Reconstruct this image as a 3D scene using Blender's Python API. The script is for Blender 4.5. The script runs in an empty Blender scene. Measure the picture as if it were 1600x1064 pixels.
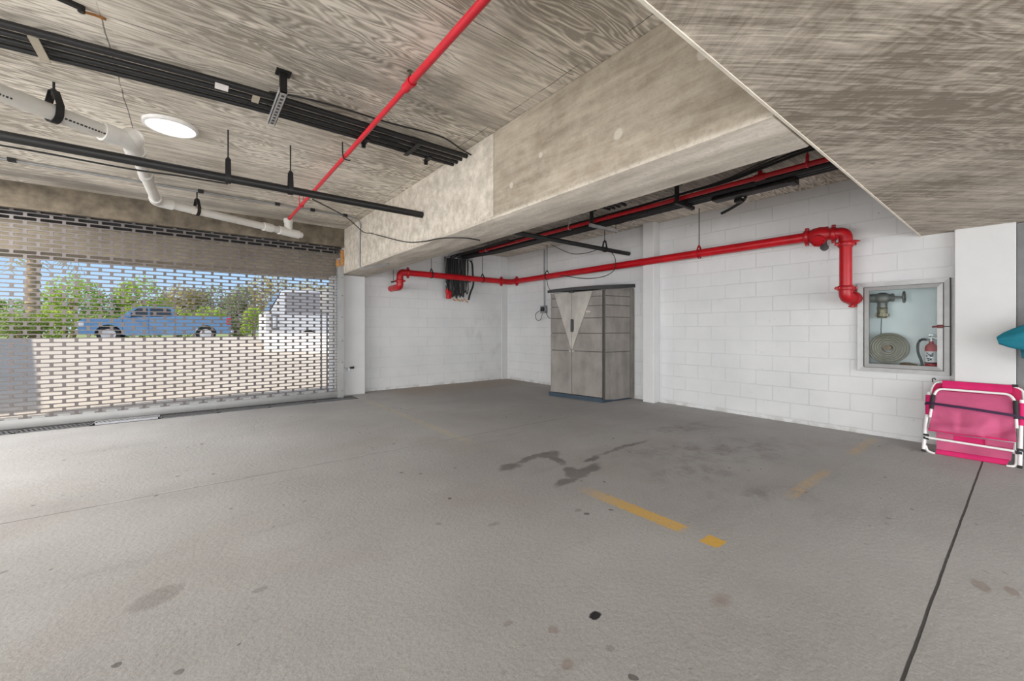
import bpy, bmesh, math, random
from mathutils import Vector, Matrix, Euler
random.seed(7)
PI = math.pi
scn = bpy.context.scene
COL = scn.collection

# ------------------------------------------------------------------ geometry helpers
WO = {}          # world origin of every object that can be a parent

class MB:
    """collects verts and faces in world coordinates; build() links ONE mesh object"""
    def __init__(self):
        self.v = []; self.f = []
    def add(self, vs, fs):
        o = len(self.v)
        self.v += [Vector(p) for p in vs]
        self.f += [tuple(i + o for i in f) for f in fs]
        return self
    def box(self, x0, x1, y0, y1, z0, z1, rot=None, piv=None, bev=0.0, seg=2):
        bm = bmesh.new()
        bmesh.ops.create_cube(bm, size=1)
        for q in bm.verts:
            q.co = Vector((x0 + (q.co.x + .5) * (x1 - x0), y0 + (q.co.y + .5) * (y1 - y0), z0 + (q.co.z + .5) * (z1 - z0)))
        if bev > 0:
            bmesh.ops.bevel(bm, geom=bm.edges[:], offset=bev, segments=seg, affect='EDGES', profile=.5)
        if rot is not None:
            c = Vector(piv) if piv else Vector(((x0+x1)/2, (y0+y1)/2, (z0+z1)/2))
            R = Euler(rot).to_matrix()
            for q in bm.verts: q.co = c + R @ (q.co - c)
        return self.bm(bm)
    def bm(self, bm):
        bm.verts.index_update()
        self.add([q.co.copy() for q in bm.verts], [[q.index for q in f.verts] for f in bm.faces])
        bm.free(); return self
    def hexa(self, p):   # 8 corners: bottom 4 ccw, top 4
        return self.add(p, [(3,2,1,0),(4,5,6,7),(0,1,5,4),(1,2,6,5),(2,3,7,6),(3,0,4,7)])
    def tube(self, pts, r, n=12, caps=True, fil=0.0, fs=5, closed=False):
        P = [Vector(p) for p in pts]
        if fil > 0: P = fillet(P, fil, fs)
        m = len(P); rs = r if isinstance(r, (list, tuple)) else [r] * m
        T = []
        for i in range(m):
            if closed: t = P[(i+1) % m] - P[i-1]
            else: t = P[min(i+1, m-1)] - P[max(i-1, 0)]
            T.append(t.normalized())
        a = Vector((0,0,1)) if abs(T[0].z) < .9 else Vector((1,0,0))
        u = T[0].cross(a).normalized()
        vs = []
        for i in range(m):
            u = (u - T[i] * u.dot(T[i])).normalized()
            w = T[i].cross(u)
            for k in range(n):
                an = 2*PI*k/n
                vs.append(P[i] + (u*math.cos(an) + w*math.sin(an)) * rs[i])
        fs_ = []
        for i in range(m if closed else m-1):
            j = (i+1) % m
            for k in range(n):
                l = (k+1) % n
                fs_.append((i*n+k, i*n+l, j*n+l, j*n+k))
        if caps and not closed:
            fs_.append(tuple(range(n-1, -1, -1))); fs_.append(tuple((m-1)*n + k for k in range(n)))
        return self.add(vs, fs_)
    def cyl(self, a, b, r, n=16): return self.tube([a, b], r, n)
    def lathe(self, base, axis, prof, n=24):
        """prof: list of (distance along axis, radius)"""
        b = Vector(base); ax = Vector(axis).normalized()
        a = Vector((0,0,1)) if abs(ax.z) < .9 else Vector((1,0,0))
        u = ax.cross(a).normalized(); w = ax.cross(u)
        vs = []; fs = []
        for d, r in prof:
            for k in range(n):
                an = 2*PI*k/n
                vs.append(b + ax*d + (u*math.cos(an) + w*math.sin(an))*max(r, 1e-5))
        for i in range(len(prof)-1):
            for k in range(n):
                l = (k+1) % n
                fs.append((i*n+k, i*n+l, (i+1)*n+l, (i+1)*n+k))
        fs.append(tuple(range(n-1, -1, -1))); fs.append(tuple((len(prof)-1)*n+k for k in range(n)))
        return self.add(vs, fs)
    def prism(self, poly, o, eu, ev, ew, w0, w1):
        """2-D polygon (u,v) placed at o with axes eu, ev and extruded along ew from w0 to w1"""
        o, eu, ev, ew = Vector(o), Vector(eu), Vector(ev), Vector(ew); n = len(poly)
        vs = [o + eu*p[0] + ev*p[1] + ew*w0 for p in poly] + [o + eu*p[0] + ev*p[1] + ew*w1 for p in poly]
        fs = [tuple(range(n-1, -1, -1)), tuple(range(n, 2*n))] + [(i, (i+1) % n, n+(i+1) % n, n+i) for i in range(n)]
        return self.add(vs, fs)
    def sphere(self, c, r, sc=(1,1,1), u=16, v=10):
        bm = bmesh.new(); bmesh.ops.create_uvsphere(bm, u_segments=u, v_segments=v, radius=1)
        for q in bm.verts: q.co = Vector(c) + Vector((q.co.x*r*sc[0], q.co.y*r*sc[1], q.co.z*r*sc[2]))
        return self.bm(bm)
    def grid(self, fn, nu, nv):
        vs = [fn(i/nu, j/nv) for j in range(nv+1) for i in range(nu+1)]
        fs = [(j*(nu+1)+i, j*(nu+1)+i+1, (j+1)*(nu+1)+i+1, (j+1)*(nu+1)+i) for j in range(nv) for i in range(nu)]
        return self.add(vs, fs)
    def build(self, name, mat, parent=None, smooth=True, sharp=40, fix=True):
        me = bpy.data.meshes.new(name)
        if parent is not None: org = WO[parent.name]
        elif self.v:
            lo = Vector([min(p[i] for p in self.v) for i in range(3)]); hi = Vector([max(p[i] for p in self.v) for i in range(3)])
            org = Vector(((lo.x+hi.x)/2, (lo.y+hi.y)/2, lo.z))
        me.from_pydata([p - org for p in self.v], [], self.f)
        me.update()
        if fix:
            bm = bmesh.new(); bm.from_mesh(me); bmesh.ops.recalc_face_normals(bm, faces=bm.faces); bm.to_mesh(me); bm.free()
        if smooth:
            for p in me.polygons: p.use_smooth = True
            me.set_sharp_from_angle(angle=math.radians(sharp))
        ob = bpy.data.objects.new(name, me); COL.objects.link(ob)
        if mat: me.materials.append(mat)
        if parent is not None: ob.parent = parent
        else: ob.location = org
        WO[ob.name] = org.copy()
        return ob

def fillet(P, r, seg):
    out = [P[0]]
    for i in range(1, len(P)-1):
        a, b, c = P[i-1], P[i], P[i+1]
        d1 = (a-b); d2 = (c-b); l = min(r, d1.length*.49, d2.length*.49)
        p1 = b + d1.normalized()*l; p2 = b + d2.normalized()*l
        for k in range(seg+1):
            t = k/seg
            out.append(p1*(1-t)**2 + b*2*t*(1-t) + p2*t*t)
    out.append(P[-1]); return out

def spline(pts, n=8):
    P = [Vector(p) for p in pts]; P = [P[0]*2-P[1]] + P + [P[-1]*2-P[-2]]; out = []
    for i in range(1, len(P)-2):
        for k in range(n):
            t = k/n
            out.append(.5*((2*P[i]) + (P[i+1]-P[i-1])*t + (2*P[i-1]-5*P[i]+4*P[i+1]-P[i+2])*t*t + (-P[i-1]+3*P[i]-3*P[i+1]+P[i+2])*t**3))
    out.append(P[-2]); return out

def tag(o, label, cat, group=None, kind=None):
    o['label'] = label
    if cat: o['category'] = cat
    if group: o['group'] = group
    if kind: o['kind'] = kind
    return o
def thing(name, label, cat, loc, group=None):
    o = bpy.data.objects.new(name, None); COL.objects.link(o); o.location = loc; o.empty_display_size = .1
    WO[o.name] = Vector(loc); return tag(o, label, cat, group)
def struct(name, mb, mat, label, cat, **k):
    return tag(mb.build(name, mat, **k), label, cat, kind='structure')

# ------------------------------------------------------------------ material helpers
class G:
    def __init__(self, name):
        self.m = bpy.data.materials.new(name); self.m.use_nodes = True
        self.t = self.m.node_tree; self.t.nodes.clear()
        self.out = self.t.nodes.new('ShaderNodeOutputMaterial')
        self.b = self.t.nodes.new('ShaderNodeBsdfPrincipled')
        self.t.links.new(self.b.outputs[0], self.out.inputs[0])
        self._pos = None
    def n(self, typ): return self.t.nodes.new(typ)
    def set(self, sock, v):
        if isinstance(v, bpy.types.NodeSocket): self.t.links.new(v, sock)
        elif isinstance(v, (tuple, list)) and len(v) == 3 and sock.type == 'RGBA': sock.default_value = (*v, 1)
        else: sock.default_value = v
    @property
    def pos(self):
        if self._pos is None: self._pos = self.n('ShaderNodeNewGeometry').outputs['Position']
        return self._pos
    def m_(self, op, a, b=0.0, c=0.0, clamp=False):
        q = self.n('ShaderNodeMath'); q.operation = op; q.use_clamp = clamp
        for i, v in enumerate((a, b, c)): self.set(q.inputs[i], v)
        return q.outputs[0]
    def vm(self, op, a, b=(0,0,0)):
        q = self.n('ShaderNodeVectorMath'); q.operation = op
        self.set(q.inputs[0], a); self.set(q.inputs[1], b); return q.outputs[0]
    def sep(self, v):
        q = self.n('ShaderNodeSeparateXYZ'); self.set(q.inputs[0], v); return q.outputs
    def comb(self, x, y, z=0.0):
        q = self.n('ShaderNodeCombineXYZ')
        for i, v in enumerate((x, y, z)): self.set(q.inputs[i], v)
        return q.outputs[0]
    def noise(self, scale=1.0, vec=None, detail=4, rough=.55, dist=0.0, color=False):
        q = self.n('ShaderNodeTexNoise'); self.set(q.inputs['Vector'], vec if vec is not None else self.pos)
        q.inputs['Scale'].default_value = scale; q.inputs['Detail'].default_value = detail
        q.inputs['Roughness'].default_value = rough; q.inputs['Distortion'].default_value = dist
        return q.outputs['Color' if color else 0]
    def scl(self, s, vec=None): return self.vm('MULTIPLY', vec if vec is not None else self.pos, s)
    def ss(self, a, b, v):
        q = self.n('ShaderNodeMapRange'); q.interpolation_type = 'SMOOTHSTEP'
        self.set(q.inputs['Value'], v); q.inputs['From Min'].default_value = a; q.inputs['From Max'].default_value = b
        return q.outputs[0]
    def lin(self, a, b, v, c=0.0, d=1.0):
        q = self.n('ShaderNodeMapRange'); self.set(q.inputs['Value'], v)
        q.inputs['From Min'].default_value = a; q.inputs['From Max'].default_value = b
        q.inputs['To Min'].default_value = c; q.inputs['To Max'].default_value = d
        return q.outputs[0]
    def mix(self, f, a, b, mode='MIX'):
        q = self.n('ShaderNodeMix'); q.data_type = 'RGBA'; q.blend_type = mode
        self.set(q.inputs[0], f); self.set(q.inputs[6], a); self.set(q.inputs[7], b); return q.outputs[2]
    def band(self, v, a, b, s=.005):
        return self.m_('MULTIPLY', self.ss(a-s, a+s, v), self.m_('SUBTRACT', 1.0, self.ss(b-s, b+s, v)))
    def mul(self, *a):
        r = a[0]
        for x in a[1:]: r = self.m_('MULTIPLY', r, x)
        return r
    def bump(self, h, strength=.3, dist=.01, normal=None):
        q = self.n('ShaderNodeBump'); self.set(q.inputs['Height'], h); q.inputs['Strength'].default_value = strength
        q.inputs['Distance'].default_value = dist
        if normal is not None: self.set(q.inputs['Normal'], normal)
        return q.outputs[0]
    def fin(self, color, rough=.6, metal=0.0, normal=None, **k):
        self.set(self.b.inputs['Base Color'], color); self.set(self.b.inputs['Roughness'], rough)
        self.b.inputs['Metallic'].default_value = metal
        if normal is not None: self.set(self.b.inputs['Normal'], normal)
        for kk, v in k.items(): self.set(self.b.inputs[kk.replace('_', ' ')], v)
        return self.m

def simple(name, col, rough=.5, metal=0.0, var=.12, scale=9, bump=0.0, bscale=60):
    g = G(name)
    n = g.noise(scale, detail=5)
    c = g.mix(g.lin(.3, .7, n), tuple(x*(1-var) for x in col), tuple(min(1, x*(1+var)) for x in col))
    nm = g.bump(g.noise(bscale), bump, .004) if bump else None
    return g.fin(c, rough, metal, nm)

# ---- concrete cast against plywood (ceiling slab, big flat beam)
def plywood_concrete(name, lo, hi, flip=False, seams=True, ang=0.0, ringamp=.115, cross=0.0):
    g = G(name)
    p = g.pos
    if ang:
        r = g.n('ShaderNodeVectorRotate'); r.rotation_type = 'Z_AXIS'; g.set(r.inputs['Vector'], p); r.inputs['Angle'].default_value = ang; p = r.outputs[0]
    if flip: s = g.sep(p); p = g.comb(s[0], s[2], s[1])
    warp = g.noise(1.0, g.scl((.6, 2.6, 1), p), 3, .55, .25)
    rings = g.m_('SINE', g.m_('MULTIPLY', warp, 190.0))
    grain = g.noise(1.0, g.scl((1.3, 19, 3), p), 6, .68, .3)
    fine = g.noise(1.0, g.scl((4, 75, 5), p), 4, .65)
    blot = g.noise(.9, p, 4, .6)
    streak = g.noise(1.0, g.scl((.28, 1.7, 1), p), 3, .6)
    ringmask = g.ss(.44, .58, g.noise(.8, g.vm('ADD', p, (7, 3, 0)), 2))
    rr = g.mul(rings, g.lin(0, 1, ringmask, .015, ringamp))
    h = g.m_('ADD', g.m_('ADD', g.m_('MULTIPLY', grain, .62), g.m_('MULTIPLY', fine, .45)), rr)
    if cross:
        cr = g.noise(1.0, g.scl((46, 5, 4), p), 4, .65); ct = g.noise(5.0, p, 6, .7)
        h = g.m_('ADD', h, g.m_('ADD', g.m_('MULTIPLY', g.m_('SUBTRACT', cr, .5), cross), g.m_('MULTIPLY', g.m_('SUBTRACT', ct, .5), cross*1.2)))
    f = g.m_('ADD', h, g.m_('MULTIPLY', blot, .55))
    c = g.mix(g.lin(.68, .97, f), lo, hi)
    c = g.mix(g.m_('MULTIPLY', g.ss(.56, .76, streak), .42), c, tuple(x*.5 for x in lo))
    c = g.mix(g.m_('MULTIPLY', g.ss(.6, .72, g.noise(26, p, 2)), .18), c, tuple(min(1, x*1.25) for x in hi))
    if seams:
        s = g.sep(p)
        smear = g.mul(g.band(g.m_('ADD', s[1], g.lin(0, 1, g.noise(2.0, p, 3), -.25, .25)), 2.55, 3.12, .16), g.band(s[0], .1, 2.3, .5), g.ss(.34, .6, g.noise(1.0, g.scl((1.2, 6, 1), p), 5, .7)))
        c = g.mix(g.m_('MULTIPLY', smear, .6), c, tuple(x*.42 for x in lo))
        smear2 = g.mul(g.band(g.m_('ADD', s[1], g.lin(0, 1, g.noise(1.0, g.scl((1, 4, 1), p), 3), -.2, .2)), 7.05, 7.35, .12), g.ss(-4, 1.0, g.m_('MULTIPLY', s[0], -1.0)))
        c = g.mix(g.m_('MULTIPLY', smear2, .55), c, (.16, .15, .145)); x, y = s[0], s[1]
        wob = g.lin(0, 1, g.noise(5.0, p, 3), -.012, .012)
        br = g.n('ShaderNodeTexBrick'); br.inputs['Scale'].default_value = 1
        br.inputs['Brick Width'].default_value = 2.44; br.inputs['Row Height'].default_value = 1.25
        br.inputs['Mortar Size'].default_value = .0035; br.inputs['Mortar Smooth'].default_value = .1; br.offset = 0.0
        g.set(br.inputs['Vector'], g.comb(g.m_('ADD', g.m_('ADD', x, .40 + 2.44*4), wob), g.m_('ADD', g.m_('ADD', y, -3.225 + 1.25*8), wob), 0))
        line = g.mul(br.outputs['Fac'], g.ss(.36, .5, g.noise(3.2, p, 3)))
        c = g.mix(g.m_('MULTIPLY', line, .75), c, (.05, .045, .04))
        h = g.m_('SUBTRACT', h, line)
    return g.fin(c, .85, 0, g.bump(h, .6, .008))

def beam_concrete(name):
    g = G(name); p = g.pos; s = g.sep(p)
    blot = g.noise(1.3, detail=5, rough=.6); sp = g.noise(38, detail=5, rough=.7)
    gr = g.noise(1.0, g.scl((4, 1.6, 13)), 6, .7, .4); kn = g.noise(9, detail=6, rough=.7)
    c = g.mix(g.lin(.36, .64, g.m_('ADD', g.m_('MULTIPLY', blot, .45), g.m_('MULTIPLY', gr, .55))), (.235, .195, .142), (.48, .42, .335))
    c = g.mix(g.lin(.42, .62, kn, 0, .22), c, (.58, .52, .44))
    c = g.mix(g.lin(.52, .7, sp, 0, .25), c, (.22, .185, .14))
    rough = g.ss(2.96, 3.0, s[1])                                   # plastered stretch towards the shutter
    up = g.ss(2.19, 2.23, s[2])
    pl = g.mix(g.lin(.36, .64, kn), (.46, .415, .35), (.74, .68, .595))
    c = g.mix(g.mul(rough, up, .85), c, pl)
    under = g.mix(g.lin(.3, .7, g.noise(1.0, g.scl((9, 1.6, 1)), 4)), (.42, .375, .315), (.70, .64, .56))
    c = g.mix(g.m_('SUBTRACT', 1.0, up), c, under)
    joint = g.m_('ADD', g.mul(g.band(s[1], 2.965, 2.973, .002), up), g.mul(g.band(s[1], 5.42, 5.426, .002), up), clamp=True)
    c = g.mix(g.m_('MULTIPLY', joint, .6), c, (.1, .09, .08))
    ov = None                                                      # filled tie holes in a lighter mortar
    for (yy, zz, r) in ((1.07, 2.66, .034), (1.62, 2.44, .034), (2.72, 2.42, .026), (2.35, 2.55, .02)):
        w = g.lin(0, 1, g.noise(14, detail=2), -.018, .018)
        d = g.m_('SQRT', g.m_('ADD', g.m_('POWER', g.m_('SUBTRACT', s[1], yy), 2.0), g.m_('POWER', g.m_('SUBTRACT', s[2], zz), 2.0)))
        q = g.m_('SUBTRACT', 1.0, g.ss(r-.006, r+.006, g.m_('ADD', d, w)))
        ov = q if ov is None else g.m_('MAXIMUM', ov, q)
    c = g.mix(g.m_('MULTIPLY', ov, .7), c, (.58, .53, .46))
    edge = g.mul(g.band(s[2], 2.19, 2.25, .02), g.ss(.45, .7, g.noise(40, detail=5)))
    c = g.mix(g.m_('MULTIPLY', edge, .4), c, (.22, .19, .15))
    h = g.m_('ADD', g.m_('MULTIPLY', sp, .5), g.mul(kn, g.lin(0, 1, rough, .3, 1.6)))
    return g.fin(c, .9, 0, g.bump(h, .9, .012))

def block_wall(name, axis):
    g = G(name); s = g.sep(g.pos)
    u = g.m_('ADD', s[1] if axis == 'y' else s[0], -1.32 + .407*20)
    v = g.m_('ADD', s[2], -.05 + .2*2)
    w = g.lin(0, 1, g.noise(7, detail=3), -.004, .004)
    br = g.n('ShaderNodeTexBrick'); br.inputs['Scale'].default_value = 1; br.offset = .5
    br.inputs['Brick Width'].default_value = .407; br.inputs['Row Height'].default_value = .2
    br.inputs['Mortar Size'].default_value = .006; br.inputs['Mortar Smooth'].default_value = .5
    g.set(br.inputs['Vector'], g.comb(g.m_('ADD', u, w), g.m_('ADD', v, w), 0))
    mo = g.mul(br.outputs['Fac'], g.lin(.3, .65, g.noise(2.2, detail=3), .25, 1.0))
    n1 = g.noise(1.6, detail=5, rough=.6); n2 = g.noise(60, detail=3)
    c = g.mix(g.lin(.3, .7, n1), (.60, .605, .61), (.68, .685, .685))
    c = g.mix(g.m_('MULTIPLY', mo, .24), c, (.33, .33, .33))
    pits = g.mul(g.ss(.755, .775, g.noise(26, detail=1)), g.ss(.5, .6, g.noise(1.1, detail=2)), g.m_('MAXIMUM', g.ss(2.3, 2.5, s[2]), .35))
    c = g.mix(g.m_('MULTIPLY', pits, .6), c, (.18, .17, .16))
    low = g.mul(g.m_('SUBTRACT', 1.0, g.ss(.0, .09, s[2])), g.ss(.42, .6, g.noise(6, detail=4)))
    c = g.mix(g.m_('MULTIPLY', low, .5), c, (.35, .32, .28))
    if axis == 'x':                                                # damp, scuffed paint near the corner
        dm = g.mul(g.ss(3.9, 5.6, s[0]), g.ss(.47, .66, g.noise(1.0, g.scl((2.2, 1, 1.1)), 5, .65)), g.m_('SUBTRACT', 1.0, g.ss(1.3, 1.75, s[2])))
        c = g.mix(g.m_('MULTIPLY', dm, .5), c, (.45, .44, .43))
    h = g.m_('SUBTRACT', g.m_('MULTIPLY', n2, .16), g.m_('ADD', mo, g.m_('MULTIPLY', pits, .8)))
    return g.fin(c, .55, 0, g.bump(h, .6, .006))

def floor_mat():
    g = G('floor_concrete'); p = g.pos
    wv = g.vm('MULTIPLY', g.vm('SUBTRACT', g.noise(6, detail=4, color=True), (.5, .5, .5)), (.16, .16, 0))
    wv2 = g.vm('MULTIPLY', g.vm('SUBTRACT', g.noise(24, detail=3, color=True), (.5, .5, .5)), (.03, .03, 0))
    s0 = g.sep(p); sw = g.sep(g.vm('ADD', p, wv)); sf = g.sep(g.vm('ADD', p, wv2))
    big = g.noise(.55, detail=4, rough=.6); mid = g.noise(2.6, detail=6, rough=.65); fin = g.noise(62, detail=5, rough=.75)
    c = g.mix(g.lin(.38, .62, big), (.325, .316, .309), (.44, .435, .43))
    c = g.mix(g.m_('MULTIPLY', g.lin(.35, .7, mid), .35), c, (.41, .404, .398))
    c = g.mix(g.m_('MULTIPLY', g.ss(.52, .7, g.noise(1.1, g.vm('ADD', p, (3, 9, 0)), 4)), .38), c, (.335, .285, .268))
    c = g.mix(g.lin(.3, .7, fin, 0, .4), c, (.18, .175, .17))
    c = g.mix(g.lin(.3, .7, g.noise(120, detail=3), 0, .2), c, (.70, .69, .68))
    swirl = g.ss(.55, .72, g.noise(1.0, g.scl((1.0, 5.5, 1)), 5, .6))
    c = g.mix(g.m_('MULTIPLY', swirl, .24), c, (.24, .22, .21))
    brown = g.mul(g.ss(6.2, 7.5, s0[1]), g.ss(2.6, 3.4, s0[0]))
    c = g.mix(g.m_('MULTIPLY', brown, .75), c, g.mix(mid, (.24, .185, .135), (.33, .27, .21)))
    def ell(cx, cy, rx, ry, ang=0, S=sw, soft=.25):
        dx = g.m_('SUBTRACT', S[0], cx); dy = g.m_('SUBTRACT', S[1], cy); ca, sa = math.cos(ang), math.sin(ang)
        a = g.m_('DIVIDE', g.m_('ADD', g.m_('MULTIPLY', dx, ca), g.m_('MULTIPLY', dy, sa)), rx)
        b = g.m_('DIVIDE', g.m_('SUBTRACT', g.m_('MULTIPLY', dy, ca), g.m_('MULTIPLY', dx, sa)), ry)
        d = g.m_('SQRT', g.m_('ADD', g.m_('MULTIPLY', a, a), g.m_('MULTIPLY', b, b)))
        return g.m_('SUBTRACT', 1.0, g.ss(1-soft, 1+soft, d))
    def seg(x0, y0, x1, y1, r, S=sw, soft=.3):
        return ell((x0+x1)/2, (y0+y1)/2, math.hypot(x1-x0, y1-y0)/2, r, math.atan2(y1-y0, x1-x0), S, soft)
    def mx(l):
        r = l[0]
        for q in l[1:]: r = g.m_('MAXIMUM', r, q)
        return r
    wet = mx([seg(2.08, 2.80, 2.30, 2.83, .07), seg(2.28, 2.86, 2.80, 2.92, .05), ell(2.70, 2.87, .13, .085), seg(2.72, 2.86, 2.62, 2.58, .05),
              seg(2.18, 2.24, 2.50, 2.29, .045), seg(2.42, 2.28, 2.86, 2.39, .065), ell(2.52, 2.40, .13, .06, .9), seg(2.80, 2.50, 3.05, 2.52, .035), seg(3.05, 2.55, 3.85, 2.58, .03, sw, .5)])
    c = g.mix(g.m_('MULTIPLY', wet, g.lin(.3, .7, mid, .55, .85)), c, (.115, .108, .103))
    scuff = mx([seg(3.3, 2.3, 5.0, 1.5, .32, sw, .9), seg(2.9, 1.35, 3.6, 1.05, .14, sw, .9), seg(3.0, 1.9, 3.7, 1.6, .2, sw, .9), seg(4.2, 2.8, 5.2, 2.5, .2, sw, .9)])
    c = g.mix(g.m_('MULTIPLY', g.mul(scuff, g.ss(.4, .65, g.noise(5, detail=5, rough=.7))), .55), c, (.17, .15, .145))
    lite = mx([ell(-.12, 2.42, .10, .07, .6, sf), ell(2.02, 1.86, .03, .02, 0, sf), ell(1.02, 1.32, .018, .013, 0, sf), ell(1.24, .98, .018, .015, 0, sf), ell(1.47, 2.05, .045, .02, 0, sf), ell(.25, 2.2, .03, .02, 0, sf)])
    c = g.mix(g.m_('MULTIPLY', lite, .4), c, (.16, .14, .125))
    rust = mx([ell(2.91, .145, .055, .03, .3, sf), ell(2.96, .055, .04, .022, .3, sf), ell(1.85, .85, .05, .032, 0, sf, .7), ell(3.0, -.06, .04, .02, 0, sf), ell(1.14, 1.18, .022, .02, 0, sf), ell(1.06, 1.03, .025, .02, 0, sf)])
    c = g.mix(g.m_('MULTIPLY', rust, .4), c, (.19, .125, .085))
    drops = g.mul(g.ss(.80, .815, g.noise(17, detail=0)), g.ss(.45, .6, g.noise(.9, detail=1)))
    c = g.mix(g.m_('MULTIPLY', drops, .75), c, (.07, .065, .06))
    spot = ell(1.335, 1.133, .027, .022, 0, sf, .2)
    c = g.mix(spot, c, (.012, .012, .013))
    wear = g.ss(.36, .62, g.noise(16, detail=5, rough=.75)); wear2 = g.ss(.30, .5, g.noise(30, detail=5, rough=.7))
    x, y = sf[0], sf[1]
    yel = mx([g.mul(g.band(x, 2.27, 2.385, .006), g.band(y, 1.295, 2.10, .03), g.lin(0, 1, wear2, .35, .85), g.ss(2.25, 1.6, y)),
              g.mul(g.band(x, 2.27, 2.385, .006), g.band(y, 1.065, 1.165, .006), g.lin(0, 1, wear2, .8, 1.0)),
              g.mul(g.band(y, 1.035, 1.115, .012), g.band(x, 3.38, 4.25, .06), wear, .45),
              g.mul(g.band(y, 1.03, 1.115, .012), g.band(x, 5.0, 5.9, .06), wear, .42)])
    c = g.mix(yel, c, (.66, .40, .07))
    fy = g.mul(g.band(x, 2.29, 2.40, .012), g.band(y, 3.7, 7.0, .2), wear, .34)
    c = g.mix(fy, c, (.58, .52, .27))
    # sawn joints and cracks
    jw = g.lin(0, 1, g.noise(3, detail=4), -.012, .012)
    j1 = g.mul(g.band(g.m_('ADD', s0[1], g.m_('MULTIPLY', jw, .35)), .268, .278, .0015), g.ss(-9, -8.9, s0[0]))
    c = g.mix(g.m_('MULTIPLY', j1, .93), c, (.035, .03, .028))
    j2 = g.mul(g.band(g.m_('ADD', s0[1], jw), 3.926, 3.934, .003), g.m_('SUBTRACT', 1.0, g.ss(4.0, 4.9, s0[0])))
    c = g.mix(g.m_('MULTIPLY', j2, .62), c, (.10, .09, .085))
    j2l = g.mul(g.band(g.m_('ADD', s0[1], jw), 3.936, 3.95, .004), g.ss(.45, .6, g.noise(4)), g.m_('SUBTRACT', 1.0, g.ss(1.5, 2.6, s0[0])))
    c = g.mix(g.m_('MULTIPLY', j2l, .5), c, (.62, .61, .59))
    j3 = g.mul(g.band(g.m_('ADD', s0[0], g.m_('ADD', jw, g.m_('MULTIPLY', s0[1], .08))), 5.711, 5.717, .002), g.band(s0[1], 1.8, 2.65, .03))
    c = g.mix(g.m_('MULTIPLY', j3, .7), c, (.1, .09, .085))
    h = g.m_('ADD', g.m_('ADD', g.m_('MULTIPLY', fin, .5), g.m_('MULTIPLY', g.noise(33, detail=3), .7)), g.m_('MULTIPLY', g.m_('ADD', j1, j2, clamp=True), -2.5))
    return g.fin(c, g.lin(.3, .7, mid, .62, .82), 0, g.bump(h, .8, .007))

M = {}
M['ceiling'] = plywood_concrete('ceiling_concrete', (.35, .312, .258), (.84, .78, .685))
M['flatbeam'] = plywood_concrete('flat_beam_concrete', (.25, .212, .165), (.66, .592, .508), seams=False, ang=.62, ringamp=.05, cross=.30)
M['beam'] = beam_concrete('beam_concrete')
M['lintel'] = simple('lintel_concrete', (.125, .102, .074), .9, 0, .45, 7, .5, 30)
M['blocky'] = block_wall('painted_block_right', 'y'); M['blockx'] = block_wall('painted_block_back', 'x')
M['plaster'] = simple('white_painted_plaster', (.62, .62, .618), .55, 0, .035, 3, .15, 40)
M['trim'] = simple('drip_bead', (.80, .74, .64), .6)
M['floor'] = floor_mat()
M['black'] = simple('black_iron', (.008, .008, .0085), .5, 0, .25, 20, .1, 90)
M['blackplastic'] = simple('black_plastic', (.008, .008, .009), .5, 0, .15, 20)
M['cable'] = simple('black_cable', (.010, .010, .0105), .55)
M['greycond'] = simple('grey_conduit_steel', (.30, .31, .32), .4, .5, .12)
M['red'] = simple('red_pipe_paint', (.46, .003, .010), .34, 0, .18, 7, .08, 50)
M['redfit'] = simple('red_fitting_paint', (.38, .003, .009), .4, 0, .2, 9, .12, 50)
M['redspr'] = simple('red_sprinkler_paint', (.62, .018, .035), .35, 0, .12, 7)
M['pvc'] = simple('white_pvc', (.66, .645, .61), .4, 0, .07, 4)
def pvc_pipe():
    g = G('printed_pvc'); n = g.noise(2.2, detail=4)
    c = g.mix(g.lin(.3, .7, n), (.50, .48, .44), (.62, .605, .57))  # greyer than the fittings, carries the shading of the run in its tone
    c = g.mix(g.m_('MULTIPLY', g.ss(.56, .7, g.noise(5, detail=5)), .3), c, (.42, .33, .24))
    return g.fin(c, .35)
M['pvcpipe'] = pvc_pipe()
M['ink'] = simple('black_print', (.03, .03, .03), .6)
M['rustwhite'] = simple('rusty_white_paint', (.62, .55, .47), .6, 0, .3, 25)
M['rust'] = simple('orange_rust', (.42, .19, .05), .75, 0, .5, 18, .3, 40)
M['galv'] = simple('galvanised_steel', (.52, .52, .52), .42, .65, .16, 14)
M['slat'] = simple('shutter_slat_metal', (.115, .10, .097), .55, .1, .08, 6)
M['bar'] = simple('shutter_bar_metal', (.31, .31, .305), .45, .3, .08, 4)
M['grate'] = simple('drain_grate_metal', (.16, .16, .165), .5, .4, .2, 20)
M['gratelight'] = simple('bright_drain_grate', (.42, .42, .44), .45, .4, .15, 20)
M['pit'] = simple('recess_shade', (.02, .02, .02), .9)  # near-black tone puts the shade inside recesses into the colour
M['sticker'] = simple('white_sticker', (.78, .74, .72), .6)
M['tape'] = simple('tan_tape', (.42, .37, .29), .6)
M['doorgrey'] = simple('grey_door_paint', (.062, .060, .066), .5)
M['framegrey'] = simple('grey_frame_paint', (.15, .15, .15), .5)
def emit(name, col, s):
    g = G(name); g.b.inputs['Emission Color'].default_value = (*col, 1); g.b.inputs['Emission Strength'].default_value = s
    return g.fin((.9, .9, .9), .5)
M['lamp'] = emit('lamp_diffuser', (1, .985, .96), 1.3)
M['lamprim'] = simple('lamp_rim_white', (.80, .79, .77), .45)

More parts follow.
